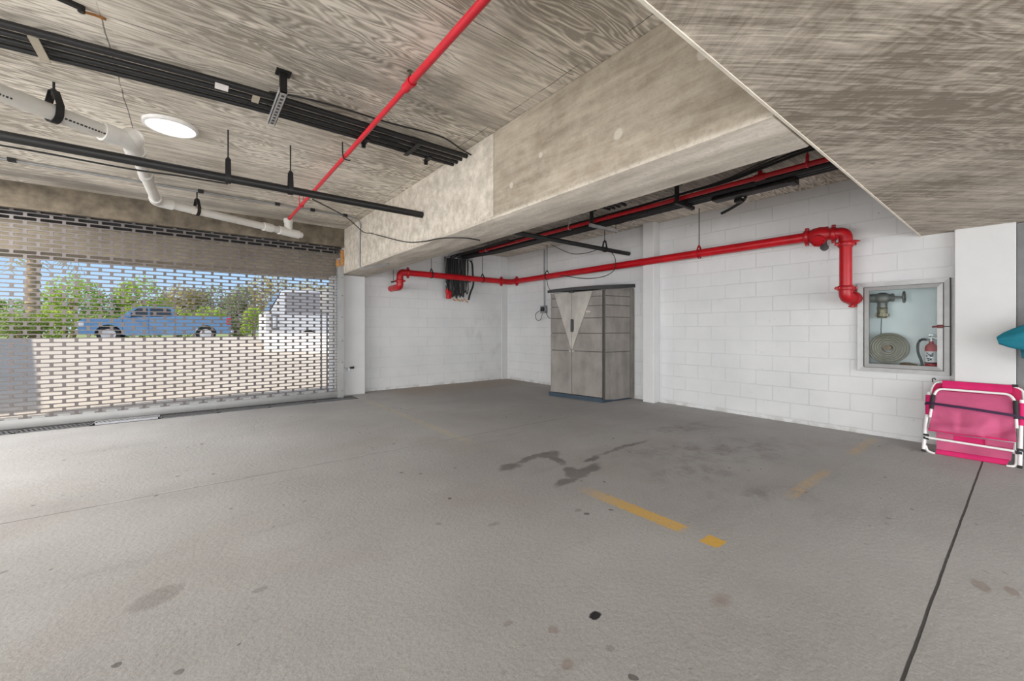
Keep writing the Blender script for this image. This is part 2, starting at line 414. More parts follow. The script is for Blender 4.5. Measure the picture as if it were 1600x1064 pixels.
# cabinet plastics
def cab_mat(name, col, rough=.6):
    g = G(name); s = g.sep(g.pos)
    n = g.noise(1.0, g.scl((6, 6, 2)), 5, .65); n2 = g.noise(3, detail=5)
    f = g.m_('ADD', g.m_('MULTIPLY', n, .5), g.m_('MULTIPLY', n2, .5))
    c = g.mix(g.lin(.36, .64, f), tuple(x*.74 for x in col), tuple(x*1.2 for x in col))
    return g.fin(c, rough, 0, g.bump(g.noise(70), .12, .003))
M['cab'] = cab_mat('taupe_cabinet_plastic', (.225, .205, .185))
M['cabv'] = cab_mat('light_taupe_door_panel', (.37, .345, .31), .5)
M['cabdark'] = simple('black_cabinet_lid', (.035, .036, .037), .45)
M['cabbase'] = simple('navy_cabinet_base', (.028, .048, .070), .5)
M['groove'] = simple('dark_groove', (.075, .068, .062), .8)
# hose cabinet
M['alum'] = simple('brushed_aluminium_frame', (.33, .33, .325), .42, .35, .08, 12)
M['alumdark'] = simple('frame_shadow_gasket', (.05, .045, .045), .6)
M['boxwhite'] = simple('cabinet_lining', (.74, .77, .78), .5, 0, .05)
def glassmat():
    g = G('cabinet_glass'); t = g.n('ShaderNodeBsdfTransparent'); t.inputs[0].default_value = (.90, .93, .93, 1)
    gl = g.n('ShaderNodeBsdfGlossy'); gl.inputs['Roughness'].default_value = .04; gl.inputs[0].default_value = (.9, .9, .9, 1)
    mx = g.n('ShaderNodeMixShader'); mx.inputs[0].default_value = .002
    g.t.links.new(t.outputs[0], mx.inputs[1]); g.t.links.new(gl.outputs[0], mx.inputs[2]); g.t.links.new(mx.outputs[0], g.out.inputs[0])
    return g.m
M['glass'] = glassmat()
M['brass'] = simple('tarnished_brass', (.22, .19, .13), .45, .6, .3, 25)
M['bronze'] = simple('dull_bronze_valve', (.17, .165, .15), .5, .5, .25, 25)
M['hose'] = simple('grey_canvas_hose', (.27, .245, .19), .85, 0, .2, 14, .3, 120)
M['hosecore'] = simple('brown_hose_core', (.17, .11, .06), .7)
M['extred'] = simple('extinguisher_red', (.42, .004, .008), .4)
M['extlabel'] = simple('extinguisher_label', (.72, .70, .72), .4, 0, .05)
M['maroon'] = simple('maroon_latch', (.13, .02, .02), .5)
M['chrome'] = simple('chrome_metal', (.65, .65, .66), .2, .9, .08)
# chair
def fab(name, col, sc=300):
    g = G(name); n = g.noise(sc, detail=2); n2 = g.noise(7, detail=4)
    c = g.mix(g.lin(.3, .7, n2), tuple(x*.86 for x in col), tuple(min(1, x*1.1) for x in col))
    return g.fin(c, .75, 0, g.bump(n, .25, .001))
M['pink'] = fab('pink_canvas', (.50, .085, .19)); M['hotpink'] = fab('hot_pink_canvas', (.58, .008, .12))
M['deeppink'] = fab('deep_pink_canvas', (.50, .010, .090))
M['whitetube'] = simple('white_enamel_tube', (.80, .79, .79), .3, 0, .05)
M['strap'] = fab('dark_purple_strap', (.035, .010, .045)); M['foam'] = simple('black_foam', (.025, .025, .03), .8)
M['meshbag'] = fab('dark_grey_mesh', (.09, .085, .09), 500)
M['teal'] = fab('teal_canvas', (.004, .175, .245)); M['tealdark'] = fab('dark_teal_canvas', (.004, .10, .15))
# outdoors
def drive():
    g = G('driveway_concrete'); n = g.noise(.8, detail=5); f = g.noise(50, detail=3)
    c = g.mix(g.lin(.3, .7, n), (.54, .47, .385), (.63, .56, .475))
    return g.fin(c, .85, 0, g.bump(f, .2, .004))
M['drive'] = drive()
M['apron'] = simple('apron_concrete', (.34, .34, .35), .85, 0, .12, 3, .2, 50)
M['extbeam'] = simple('perimeter_beam_concrete', (.27, .23, .175), .9, 0, .2, 4, .3, 30)
M['stucco'] = simple('pale_stucco', (.80, .76, .70), .85, 0, .05, 3)
def leafmat(name, a, b):
    g = G(name); n = g.noise(2.2, detail=4)
    c = g.mix(g.lin(.3, .7, n), a, b)
    d = g.n('ShaderNodeBsdfDiffuse'); t = g.n('ShaderNodeBsdfTranslucent'); g.set(d.inputs[0], c); g.set(t.inputs[0], c)
    mx = g.n('ShaderNodeMixShader'); mx.inputs[0].default_value = .42
    g.t.links.new(d.outputs[0], mx.inputs[1]); g.t.links.new(t.outputs[0], mx.inputs[2]); g.t.links.new(mx.outputs[0], g.out.inputs[0])
    return g.m
M['leaf_bright'] = leafmat('bright_green_leaves', (.34, .50, .09), (.72, .80, .22))
M['leaf_mid'] = leafmat('mid_green_leaves', (.26, .38, .11), (.58, .66, .26))
M['leaf_dull'] = leafmat('grey_green_leaves', (.26, .30, .17), (.54, .56, .34))
M['leaf_olive'] = leafmat('olive_brown_leaves', (.42, .37, .17), (.74, .64, .34))
M['bark'] = simple('brown_bark', (.42, .31, .20), .9, 0, .35, 8)
M['grass'] = simple('dry_grass', (.27, .33, .12), .95, 0, .3, 2)
M['road'] = simple('grey_road', (.42, .41, .40), .9)
M['truckblue'] = simple('blue_truck_paint', (.14, .30, .52), .25, 0, .06)
M['darkglass'] = simple('tinted_glass', (.05, .07, .09), .08)
M['tyre'] = simple('tyre_rubber', (.03, .03, .03), .8)
M['rim'] = simple('silver_wheel', (.62, .62, .62), .3, .5)
M['tail'] = simple('red_tail_light', (.6, .03, .03), .3)
M['clear'] = simple('clear_headlight', (.8, .82, .84), .15)
M['vanwhite'] = simple('white_van_paint', (.92, .92, .92), .35, 0, .02)
M['vanglass'] = simple('grey_van_window', (.36, .35, .36), .3)
M['signwhite'] = simple('white_sign', (.85, .84, .82), .5, 0, .03); M['signred'] = simple('red_sign_panel', (.68, .16, .10), .5)
M['post'] = simple('grey_metal_post', (.25, .25, .25), .5, .4)
M['whiteslab'] = simple('white_slab', (.92, .91, .89), .8, 0, .03)

# ------------------------------------------------------------------ THE SETTING
CZ = 2.97           # ceiling
# floor with a trench along the shutter
fl = MB()
T0, T1, TX0, TX1 = 7.23, 7.57, -4.3, 2.29
def quad(mb, x0, x1, y0, y1, z=0.0): mb.add([(x0,y0,z),(x1,y0,z),(x1,y1,z),(x0,y1,z)], [(0,1,2,3)])
quad(fl, -8, 6.3, -7, T0); quad(fl, -8, 6.3, T1, 8.1); quad(fl, -8, TX0, T0, T1); quad(fl, TX1, 6.3, T0, T1)
struct('floor', fl, M['floor'], 'grey stained concrete garage floor with worn yellow paint lines', 'floor', smooth=False, fix=False)
tr = MB()
tr.add([(TX0,T0,0),(TX1,T0,0),(TX1,T1,0),(TX0,T1,0),(TX0,T0,-.15),(TX1,T0,-.15),(TX1,T1,-.15),(TX0,T1,-.15)], [(4,5,6,7),(0,1,5,4),(1,2,6,5),(2,3,7,6),(3,0,4,7)])
struct('floor_trench', tr, M['pit'], 'dark drain trench in the floor under the shutter', 'trench', smooth=False)
struct('ceiling', MB().box(-8, 6.3, -7, 8.1, CZ, CZ+.25), M['ceiling'], 'board-marked concrete ceiling slab', 'ceiling', smooth=False)

# right wall, with the recess of the hose cabinet cut out
HY0, HY1, HZ0, HZ1 = .535, 1.215, .75, 1.705
wr = MB()
wr.box(6.1, 6.5, HY1, 8.2, 0, CZ).box(6.1, 6.5, .0, HY0, 0, CZ).box(6.1, 6.5, HY0, HY1, 0, HZ0).box(6.1, 6.5, HY0, HY1, HZ1, CZ)
wr.box(6.1, 6.5, -7, -.98, 0, CZ).box(6.1, 6.5, -.98, .0, 2.1, CZ)
struct('wall_right', wr, M['blocky'], 'white painted block wall on the right', 'wall', smooth=False)
struct('wall_pilaster', MB().box(5.92, 6.1, 3.80, 4.0, 0, CZ, bev=.006, seg=1), M['plaster'], 'narrow white pilaster on the right wall beside the storage cabinet', 'pilaster', smooth=False)
struct('wall_pier', MB().box(5.97, 6.1, .085, .472, 0, 2.195, bev=.006, seg=1), M['plaster'], 'smooth white pier between hose cabinet and grey door', 'pier', smooth=False)
d1 = thing('door_1', 'dark grey door at the right edge past the white pier', 'door', (6.08, -.45, 0)); d1['kind'] = 'structure'
MB().box(6.08, 6.14, -.97, .0, .005, 2.09).build('door_leaf', M['doorgrey'], d1)
MB().box(6.03, 6.1, .0, .082, 0, 2.18).box(6.03, 6.1, -1.04, -.975, 0, 2.18).build('door_frame', M['framegrey'], d1)
wb = MB().box(2.05, 6.1, 7.96, 8.2, 0, CZ)
struct('wall_back', wb, M['blockx'], 'white painted block wall at the back corner', 'wall', smooth=False)
struct('wall_corner_strip', MB().box(5.93, 6.1, 7.93, 7.96, 0, CZ), M['plaster'], 'narrow white strip in the back right corner', 'corner strip', smooth=False)
struct('wall_jamb', MB().box(2.15, 2.57, 7.72, 7.96, 0, 2.19, bev=.006, seg=1), M['plaster'], 'white pier under the concrete beam beside the shutter', 'pier', smooth=False)
struct('wall_front', MB().box(-8, -4.25, 7.55, 7.9, 0, CZ), M['plaster'], 'white wall left of the shutter', 'wall', smooth=False)
# beams
bA = MB().box(2.13, 2.64, .74, 7.96, 2.19, CZ, bev=.014, seg=2)
struct('ceiling_beam', bA, M['beam'], 'deep concrete beam running from the shutter toward the camera', 'beam')
bB = MB().box(-8, 6.1, -1.6, .72, 2.195, CZ)
struct('ceiling_flat_beam', bB, M['flatbeam'], 'wide low concrete beam overhead at the upper right', 'beam', smooth=False)
struct('trim_1', MB().box(-8, 6.1, .72, .732, 2.190, 2.212), M['trim'], 'thin cream edge bead along the low overhead beam', 'trim', smooth=False)
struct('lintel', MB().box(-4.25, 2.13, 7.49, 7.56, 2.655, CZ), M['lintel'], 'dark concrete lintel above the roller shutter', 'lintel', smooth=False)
struct('perimeter_beam', MB().box(-4.25, 2.13, 7.80, 8.58, 2.19, 2.565).box(-4.25, 2.13, 8.3, 8.58, 2.565, 3.2), M['extbeam'], 'concrete perimeter beam just outside the shutter', 'beam', smooth=False)

# ------------------------------------------------------------------ ROLLER SHUTTER
sh = thing('roller_shutter', 'perforated grey metal roller shutter across the garage opening', 'roller shutter', (-1.1, 7.6, 0))
PX, PZ, HW, HH = .217, .0515, .186, .0385
cu = MB()
nz = 50; ztop = 2.609 + PZ*1.5
for k in range(nz):
    zc = 2.609 + PZ - PZ*k
    if zc - PZ/2 < .10: break
    for i in range(-13, 18):
        x0 = -1.575 + PX*i - (PX-HW)/2 + (PX/2 if k % 2 == 0 else 0)
        x1 = x0 + PX
        if x0 < -4.25 or x1 > 2.17: continue
        xc = (x0+x1)/2; hw, hh, r = HW/2, HH/2, .009
        inner = []
        for (sx, sz, a0) in ((1,1,0),(-1,1,PI/2),(-1,-1,PI),(1,-1,1.5*PI)):
            for q in range(3):
                a = a0 + q*PI/4
                inner.append((xc + sx*(hw-r) + r*math.cos(a), zc + sz*(hh-r) + r*math.sin(a)))
        outer = []
        corners = ((xc+PX/2, zc+PZ/2), (xc-PX/2, zc+PZ/2), (xc-PX/2, zc-PZ/2), (xc+PX/2, zc-PZ/2))
        for q, (px, pz) in enumerate(inner):
            c = q // 3; cx, cz = corners[c]
            if q % 3 == 1: outer.append((cx, cz))
            else:
                first = (q % 3 == 0)
                # points beside the corner lie on the two cell edges
                if c == 0: outer.append((cx, pz) if first else (px, cz))
                elif c == 1: outer.append((px, cz) if first else (cx, pz))
                elif c == 2: outer.append((cx, pz) if first else (px, cz))
                else: outer.append((px, cz) if first else (cx, pz))
        n = 12; vs = []
        bow = .004
        for yy in (7.594, 7.606):
            vs += [(px, yy, pz) for px, pz in inner] + [(px, yy, pz) for px, pz in outer]
        fs = []
        for q in range(n):
            l = (q+1) % n
            fs.append((q, l, n+l, n+q)); fs.append((2*n+l, 2*n+q, 3*n+q, 3*n+l)); fs.append((l, q, 2*n+q, 2*n+l))
        cu.add(vs, fs)
cu.build('slat_curtain', M['slat'], sh, smooth=False, fix=False)
bt = MB().box(-4.25, 2.05, 7.575, 7.625, .004, .112, bev=.006, seg=2)
bar = bt.build('bottom_bar', M['bar'], sh)
for i in range(-12, 17):
    x = -1.575 + PX*i
    if -4.2 < x and x + .12 < 2.0: MB().box(x+.04, x+.15, 7.586, 7.592, .110, .134).build('bar_tab', M['bar'], bar)
gd = MB().box(2.035, 2.055, 7.53, 7.66, .0, 2.46).box(2.055, 2.13, 7.53, 7.545, .0, 2.46).box(2.035, 2.13, 7.655, 7.67, 0, 2.46)
guide = gd.build('guide_rail', M['bar'], sh, smooth=False)
for z in (.12, .62, 1.0, 1.42, 1.8, 2.12, 2.38): MB().cyl((2.105, 7.532, z), (2.105, 7.522, z), .009, 8).build('bolt', M['alumdark'], guide)
MB().box(2.075, 2.125, 7.50, 7.53, 2.33, 2.60, bev=.004).box(2.0, 2.05, 7.51, 7.53, 2.30, 2.42, bev=.004).build('top_bracket', M['rust'], sh)
MB().lathe((-4.25, 7.745, 2.70), (1,0,0), [(0,.13),(6.3,.13)], 24).build('shutter_roll', M['pit'], sh)  # roll coloured near-black for the shade in the pocket behind the top slats

# drain grates
gx = [-4.17, -3.53, -2.89, -2.25, -1.61, -.97, -.33, .31, .95, 1.59, 2.27]
glab = ['far left drain grate mostly outside the photo', 'left drain grate under the shutter near the picture edge', 'dark drain grate left of the lifted bright one, third along',
        'dark drain grate left of the lifted bright one, second along', 'dark drain grate directly left of the lifted bright one', 'bright lifted drain grate set crooked over the trench',
        'dark drain grate directly right of the bright lifted one', 'dark drain grate below the middle of the shutter bar', 'dark drain grate second from the white pier', 'drain grate beside the guide rail and white pier']
for i in range(len(gx)-1):
    if i < 3: continue
    a, b = gx[i]+.004, gx[i+1]-.004
    lift = i == 5
    y0, y1, z0 = (7.26, 7.47, .0) if not lift else (7.30, 7.49, .012)
    m = MB()
    m.box(a, b, y0, y0+.014, z0-.02, z0+.006).box(a, b, y1-.014, y1, z0-.02, z0+.006).box(a, a+.014, y0, y1, z0-.02, z0+.006).box(b-.014, b, y0, y1, z0-.02, z0+.006)
    nb = 15
    for k in range(nb):
        x = a + .03 + (b-a-.06)*k/(nb-1)
        m.box(x-.008, x+.008, y0+.01, y1-.01, z0-.015, z0+.005, rot=(0, 0, .35))
    g = m.build('drain_grate', M['gratelight' if lift else 'grate'], None, smooth=False)
    tag(g, glab[i], 'drain grate', 'grates over the trench drain')

# ------------------------------------------------------------------ CEILING SERVICES
# round LED ceiling light
L = thing('ceiling_light', 'round white ceiling light between the conduits and the drain pipe', 'ceiling light', (-.135, 4.61, CZ))
MB().lathe((-.135, 4.61, CZ), (0,0,-1), [(0,.192),(.022,.190),(.030,.178),(.030,.172),(.02,.168)], 40).build('light_rim', M['lamprim'], L)
MB().lathe((-.135, 4.61, CZ-.012), (0,0,-1), [(0,.170),(.012,.170),(.0135,.15),(.014,.0)], 40).build('diffuser', M['lamp'], L)

# four black conduits along X, passing through the beam
cond = [(3.42, .0225, 2.90, 'widest black conduit of the overhead bundle, nearest the camera'), (3.52, .0172, 2.90, 'second black conduit of the overhead bundle, behind the wide one'),
        (3.605, .0172, 2.90, 'third black conduit of the overhead bundle'), (3.685, .016, 2.90, 'black conduit of the overhead bundle nearest the ceiling light')]
for i, (y, r, z, lab) in enumerate(cond):
    t = thing('electrical_conduit', lab, 'conduit', (0, y, z), 'black conduits under the ceiling')
    x1 = 2.126
    MB().tube(spline([(-3.6, y+.36, z), (-1.6, y+.19, z), (-.6, y+.09, z), (.25, y+.012, z), (.9, y, z), (x1, y, z)], 6), r, 16).build('conduit_run', M['blackplastic'], t)
    MB().tube([(2.645, y, z), (4.66+.0*i, y, z)], r, 14).build('conduit_run', M['blackplastic'], t)
    for x in ((1.25 + .1*i,) if i else (1.6,)): MB().cyl((x-.05, y, z), (x+.05, y, z), r*1.16, 18).build('coupling', M['black'], t)
tag(MB().box(.13, .205, 3.42, 3.485, 2.870, 2.876, rot=(-.1,0,0)).build('conduit_sticker', M['sticker']), 'small white sticker on the widest black conduit', 'sticker')
tag(MB().tube(spline([(.45, 3.44, 2.935), (.62, 3.38, 2.935), (.9, 3.33, 2.93), (1.3, 3.31, 2.925), (1.75, 3.27, 2.93), (2.0, 3.32, 2.90), (2.12, 3.33, 2.88)]), .007, 6).build('loose_cable', M['cable']), 'thin black cable lying along the conduit bundle', 'cable')
def clampband(x, lab, mat, y0=3.39, y1=3.71):
    m = MB().box(x-.022, x+.022, y0, y1, 2.868, 2.8745)
    tag(m.build('pipe_strap', mat), lab, 'strap', 'straps on the conduit bundle')
clampband(-.71, 'tan strap under the conduit bundle at the far left', M['tape'], 3.53, 3.80)
clampband(.37, 'tan strap on the conduit bundle beside the slotted hanger', M['tape'], 3.43, 3.53)
clampband(1.62, 'black strap on the conduit bundle next to the beam', M['black'])
# trapeze hanger with slotted strut
th = thing('trapeze_hanger', 'black ceiling post with slotted steel strut under the conduits', 'hanger', (.5, 3.18, CZ))
MB().box(.455, .545, 3.14, 3.22, CZ-.012, CZ).box(.478, .522, 3.165, 3.205, 2.83, CZ-.01).build('hanger_post', M['black'], th, smooth=False)
st = MB().box(.475, .525, 3.17, 3.70, 2.815, 2.821).box(.475, .479, 3.17, 3.72, 2.815, 2.858).box(.521, .525, 3.17, 3.72, 2.815, 2.858)
stp = st.build('slotted_strut', M['galv'], th, smooth=False)
for k in range(10): MB().box(.491, .509, 3.19+k*.052, 3.19+k*.052+.026, 2.8135, 2.8155).build('strut_slot', M['alumdark'], stp, smooth=False)
for x, lab in ((1.22, 'small black clip under the conduit bundle near the red pipe'), (1.83, 'small black clip under the conduit bundle beside the beam')):
    tag(MB().box(x-.02, x+.02, 3.60, 3.72, 2.866, 2.882).box(x-.015, x+.015, 3.695, 3.72, 2.835, 2.882).build('conduit_clip', M['black']), lab, 'clip', 'clips under the conduit bundle')

def clevis(name, lab, x, y, zp, rp, mat, axis='x', group='pipe hangers', rod=.006, h=.10, ztop=CZ, w=.02, ringmat=None):
    t = thing(name, lab, 'hanger', (x, y, ztop), group)
    MB().cyl((x, y, zp + rp + h - .02), (x, y, ztop), rod, 8).build('threaded_rod', mat, t)
    m = MB(); R = rp + .006
    pts = []
    for k in range(13):
        a = PI + PI*k/12
        pts.append((R*math.cos(a), R*math.sin(a)))
    pts = [(-.018, rp+h), (-R, rp*.6)] + pts + [(R, rp*.6), (.018, rp+h)]
    ring = [(p[0], p[1]) for p in pts]
    def at(u, v, d):
        return (x + d, y + u, zp + v) if axis == 'x' else (x + u, y + d, zp + v)
    n = len(ring); th_ = .004
    vs = []
    for (u, v) in ring:
        l = math.hypot(u, v) or 1
        for s in (0, th_):
            for d in (-w, w): vs.append(at(u*(1+s/l), v*(1+s/l), d))
    fs = []
    for i in range(n-1):
        a, b = i*4, (i+1)*4
        fs += [(a, a+1, b+1, b), (a+2, b+2, b+3, a+3), (a, b, b+2, a+2), (a+1, a+3, b+3, b+1)]
    m.add(vs, fs)
    m.cyl(at(0, rp+h-.012, 0), at(0, rp+h+.018, 0), .014, 6)
    m.cyl(at(-R-.008, rp*.7+.012, 0), at(R+.008, rp*.7+.012, 0), .005, 6)
    m.build('clevis', ringmat or mat, t)
    return t

an = thing('ceiling_anchor', 'small rusty metal anchor on the ceiling at the upper left', 'anchor', (-.50, 3.20, CZ))
MB().box(-.56, -.46, 3.185, 3.215, CZ-.02, CZ, rot=(0,0,.3)).cyl((-.47, 3.21, CZ-.035), (-.47, 3.21, CZ), .016, 10).build('anchor_plate', M['black'], an, smooth=False)
MB().tube([(-.47, 3.21, CZ-.03), (-.42, 3.235, CZ-.012), (-.38, 3.255, CZ-.006)], .007, 6).build('anchor_hook', M['rust'], an)
# black iron drain pipe through the beam
bp = thing('black_drain_pipe', 'long black iron pipe slung below the ceiling, crossing the beam', 'pipe', (0, 4.4, 2.54))
MB().cyl((-3.6, 4.4, 2.54), (2.126, 4.4, 2.54), .036, 20).build('pipe_run', M['black'], bp)
MB().cyl((2.645, 4.4, 2.54), (6.095, 4.4, 2.54), .034, 20).build('pipe_run', M['black'], bp)
clevis('clevis_hanger', 'black clevis hanger on the black pipe, left of the pair', .26, 4.4, 2.54, .036, M['black'], 'x', h=.13)
clevis('clevis_hanger', 'black clevis hanger on the black pipe, next to the red pipe', .753, 4.4, 2.54, .036, M['black'], 'x', h=.13)
clevis('clevis_hanger', 'ring hanger on the black pipe near the right wall', 5.43, 4.4, 2.54, .036, M['black'], 'x', h=.10)
tag(MB().tube(spline([(-3.6, 4.42, 2.44), (-2, 4.42, 2.46), (-1, 4.44, 2.485), (-.4, 4.43, 2.477), (-.05, 4.42, 2.49), (.26, 4.42, 2.497)]), .007, 6).build('signal_cable', M['cable']), 'thin black cable slung under the left end of the black pipe', 'cable')
# cable to the beam face
tag(MB().tube(spline([(.955, 4.43, 2.5), (1.5, 5.2, 2.58), (1.95, 5.95, 2.61), (2.118, 6.1, 2.64), (2.118, 5.6, 2.50), (2.118, 4.85, 2.30), (2.118, 4.35, 2.22), (2.125, 3.95, 2.187), (2.3, 3.75, 2.18), (2.5, 3.75, 2.182)]), .0065, 6).build('slack_cable', M['cable']), 'slack black cable looping from the black pipe onto the beam face', 'cable')
# grey conduit across the ceiling, down the beam
gc = thing('grey_conduit', 'thin grey conduit along the ceiling and down the beam by the shutter', 'conduit', (0, 6.5, 2.945))
MB().tube([(-3.6, 6.5, 2.945), (1.9, 6.5, 2.945), (2.10, 6.55, 2.93), (2.112, 6.6, 2.80), (2.112, 6.62, 2.18), (2.2, 6.45, 2.176), (2.3, 5.9, 2.174)], .0125, 10, fil=.09).build('conduit_run', M['greycond'], gc)
for x in (-1.45, .1, .95, 1.4, 1.86): MB().box(x-.03, x+.03, 6.48, 6.52, 2.93, CZ-.001).build('conduit_clip', M['black'], gc)

# white PVC drain
pv = thing('white_drain_pipe', 'white plastic drain pipe with elbows hanging by the shutter', 'drain pipe', (-.37, 5.2, 2.75))
Za = 2.75; E0 = Vector((-.385, 4.60, Za)); E1 = Vector((-.325, 6.45, Za-.02)); E2 = Vector((1.34, 7.15, Za-.05))
dA = Vector((-.81, -.585, .0)).normalized()
MB().cyl(E0 + dA*3.0, E0 + dA*.13, .0570, 24).build('pipe_run', M['pvcpipe'], pv)
MB().cyl(E0 + Vector((0.004,.16,0)), E1 - Vector((0,.10,0)), .048, 24).build('pipe_run', M['pvc'], pv)
dB = (E2-E1).normalized()
MB().cyl(E1 + dB*.08, E2, .050, 24).build('pipe_run', M['pvcpipe'], pv)
el = MB().tube([E0 + dA*.19, E0 + dA*.02, E0 + Vector((0,.03,0)), E0 + Vector((.004,.24,0))], .068, 24, fil=.09, fs=8)
el.tube([E0 + dA*.20, E0 + dA*.12], .073, 24).tube([E0 + Vector((.004,.17,0)), E0 + Vector((.004,.26,0))], .072, 24).sphere(E0 + Vector((0,.0,.03)), .082)
el.build('elbow_fitting', M['pvc'], pv)
MB().cyl((-.355, 5.42, Za-.005), (-.352, 5.56, Za-.005), .060, 24).build('coupling', M['pvc'], pv)
MB().tube([E1 - Vector((0,.16,0)), E1, E1 + dB*.16], .061, 24, fil=.1, fs=7).build('elbow_fitting', M['pvc'], pv)
tj = MB().cyl(E2 - dB*.55, E2 - dB*.42, .061, 24).cyl(E2 - dB*.32, E2, .064, 24).cyl(E2, E2 + dB*.05, .045, 24)
tj.cyl(E2 - dB*.17, E2 - dB*.17 + Vector((0,0,.16)), .058, 20).cyl(E2 - dB*.17 + Vector((0,0,.14)), E2 - dB*.17 + Vector((0,0,.20)), .066, 20)
tj.build('tee_fitting', M['pvc'], pv)
ax = -dA
side = Vector((dA.y, -dA.x, 0))
if side.dot(Vector((0,-1,0))) < 0: side = -side
for (s0, s1) in ((.70, 1.05), (.16, .48)):
    s = s0; ink = MB()
    while s < s1:
        w = random.uniform(.006, .02)
        a = random.choice((.5, .56, .62))
        dirn = (side*math.cos(-.55) + Vector((0,0,1))*math.sin(-.55))
        c = E0 + dA*(s) + dirn*.0572
        u = dA; v = u.cross(dirn)
        hh = .006
        ink.add([c-v*hh, c+u*w-v*hh, c+u*w+v*hh, c+v*hh, c-v*hh+dirn*.0008, c+u*w-v*hh+dirn*.0008, c+u*w+v*hh+dirn*.0008, c+v*hh+dirn*.0008], [(0,1,2,3),(4,5,6,7),(0,1,5,4),(2,3,7,6),(1,2,6,5),(3,0,4,7)])
        s += w + .007
    ink.build('printed_text', M['ink'], pv, smooth=False)
def ring_hanger(lab, c, d, rp, mat, ztop, w=.018):
    c = Vector(c); t = thing('clevis_hanger', lab, 'hanger', (c.x, c.y, ztop), 'pipe hangers')
    d = Vector(d).normalized(); u = d.cross(Vector((0,0,1))).normalized()
    MB().cyl(c + Vector((0,0,rp+.04)), (c.x, c.y, ztop), .0075, 8).build('threaded_rod', mat, t)
    m = MB(); P = []
    outl = [(-.02, rp+.095), (-rp-.012, rp*.75)] + [((rp+.008)*math.cos(PI+PI*k/12), (rp+.008)*math.sin(PI+PI*k/12)) for k in range(13)] + [(rp+.012, rp*.75), (.02, rp+.095)]
    vs = []; fs = []
    for (p, q) in outl:
        l = math.hypot(p, q)
        for s in (0, .007):
            for e in (-w, w): vs.append(c + u*(p*(1+s/l)) + Vector((0,0,q*(1+s/l))) + d*e)
    n = len(outl)
    for i in range(n):
        a, b = i*4, ((i+1) % n)*4
        fs += [(a, a+1, b+1, b), (a+2, b+2, b+3, a+3), (a, b, b+2, a+2), (a+1, a+3, b+3, b+1)]
    m.add(vs, fs); m.cyl(c+Vector((0,0,rp+.06)), c+Vector((0,0,rp+.11)), .016, 6)
    m.cyl(c + u*-(rp+.02) + Vector((0,0,rp*.95)), c + u*(rp+.02) + Vector((0,0,rp*.95)), .006, 6)
    m.build('clevis', mat, t); return t
hc = E0 + dA*.475
ring_hanger('large black clevis hanger around the printed white drain pipe', hc, dA, .0575, M['black'], CZ, .022)
h2 = E1 + dB*.42
t = ring_hanger('rusty clevis hanger on the white drain pipe above the shutter', h2, dB, .050, M['black'], CZ)
tag(MB().cyl(h2 - dB*.045, h2 + dB*.045, .0535, 20).build('rusty_sleeve', M['rustwhite']), 'rust-stained sleeve on the white drain pipe under its hanger', 'sleeve')

# sprinkler line A (diagonal in the photo), runs along Y
s1 = thing('sprinkler_pipe', 'thin red sprinkler pipe crossing the ceiling toward the shutter', 'sprinkler pipe', (1.165, 4, 2.855))
MB().cyl((1.165, .735, 2.865), (1.165, 2.62, 2.865), .0245, 18).build('pipe_run', M['redspr'], s1)
MB().tube([(1.165, 2.62, 2.865), (1.155, 4.0, 2.85), (1.145, 6.78, 2.842)], .0195, 18).build('pipe_run', M['redspr'], s1)
MB().lathe((1.165, 2.56, 2.865), (0,1,0), [(0,.026),(.0,.034),(.035,.034),(.04,.029),(.085,.029),(.09,.031),(.11,.031),(.112,.02)], 20).build('reducer_coupling', M['redspr'], s1)
sp = MB().lathe((1.165, 2.60, 2.865), (0,0,1), [(0,.016),(.05,.016),(.055,.010),(.075,.010)], 12)
sp.lathe((1.165, 2.60, 2.945), (0,0,1), [(0,.004),(.002,.020),(.004,.020)], 12).tube([(1.165, 2.582, 2.92), (1.165, 2.578, 2.935), (1.165, 2.6, 2.947)], .003, 6).tube([(1.165, 2.618, 2.92), (1.165, 2.622, 2.935), (1.165, 2.6, 2.947)], .003, 6)
sp.build('sprinkler_head', M['brass'], s1)
MB().lathe((1.145, 6.70, 2.842), (0,1,0), [(0,.025),(.08,.025),(.085,.015)], 16).build('end_cap', M['redspr'], s1)
t = thing('hook_hanger', 'black rod hook holding the thin red pipe near the conduits', 'hanger', (1.155, 4.05, CZ), 'pipe hangers')
MB().tube([(1.125, 4.02, CZ), (1.128, 4.02, 2.86), (1.135, 4.02, 2.815), (1.19, 4.02, 2.812), (1.20, 4.04, 2.825)], .006, 8, fil=.02).build('hook_rod', M['black'], t)
t = thing('strap_hanger', 'pair of red rods holding the far end of the thin red pipe', 'hanger', (1.147, 5.95, CZ), 'pipe hangers')
for dx in (-.024, .024): MB().cyl((1.147+dx, 5.95, 2.85), (1.147+dx, 5.95, CZ), .0045, 8).build('hanger_rod', M['redspr'], t)
MB().tube([(1.123, 5.95, 2.85), (1.123, 5.95, 2.82), (1.171, 5.95, 2.82), (1.171, 5.95, 2.85)], .006, 8, fil=.02).build('u_strap', M['redspr'], t)

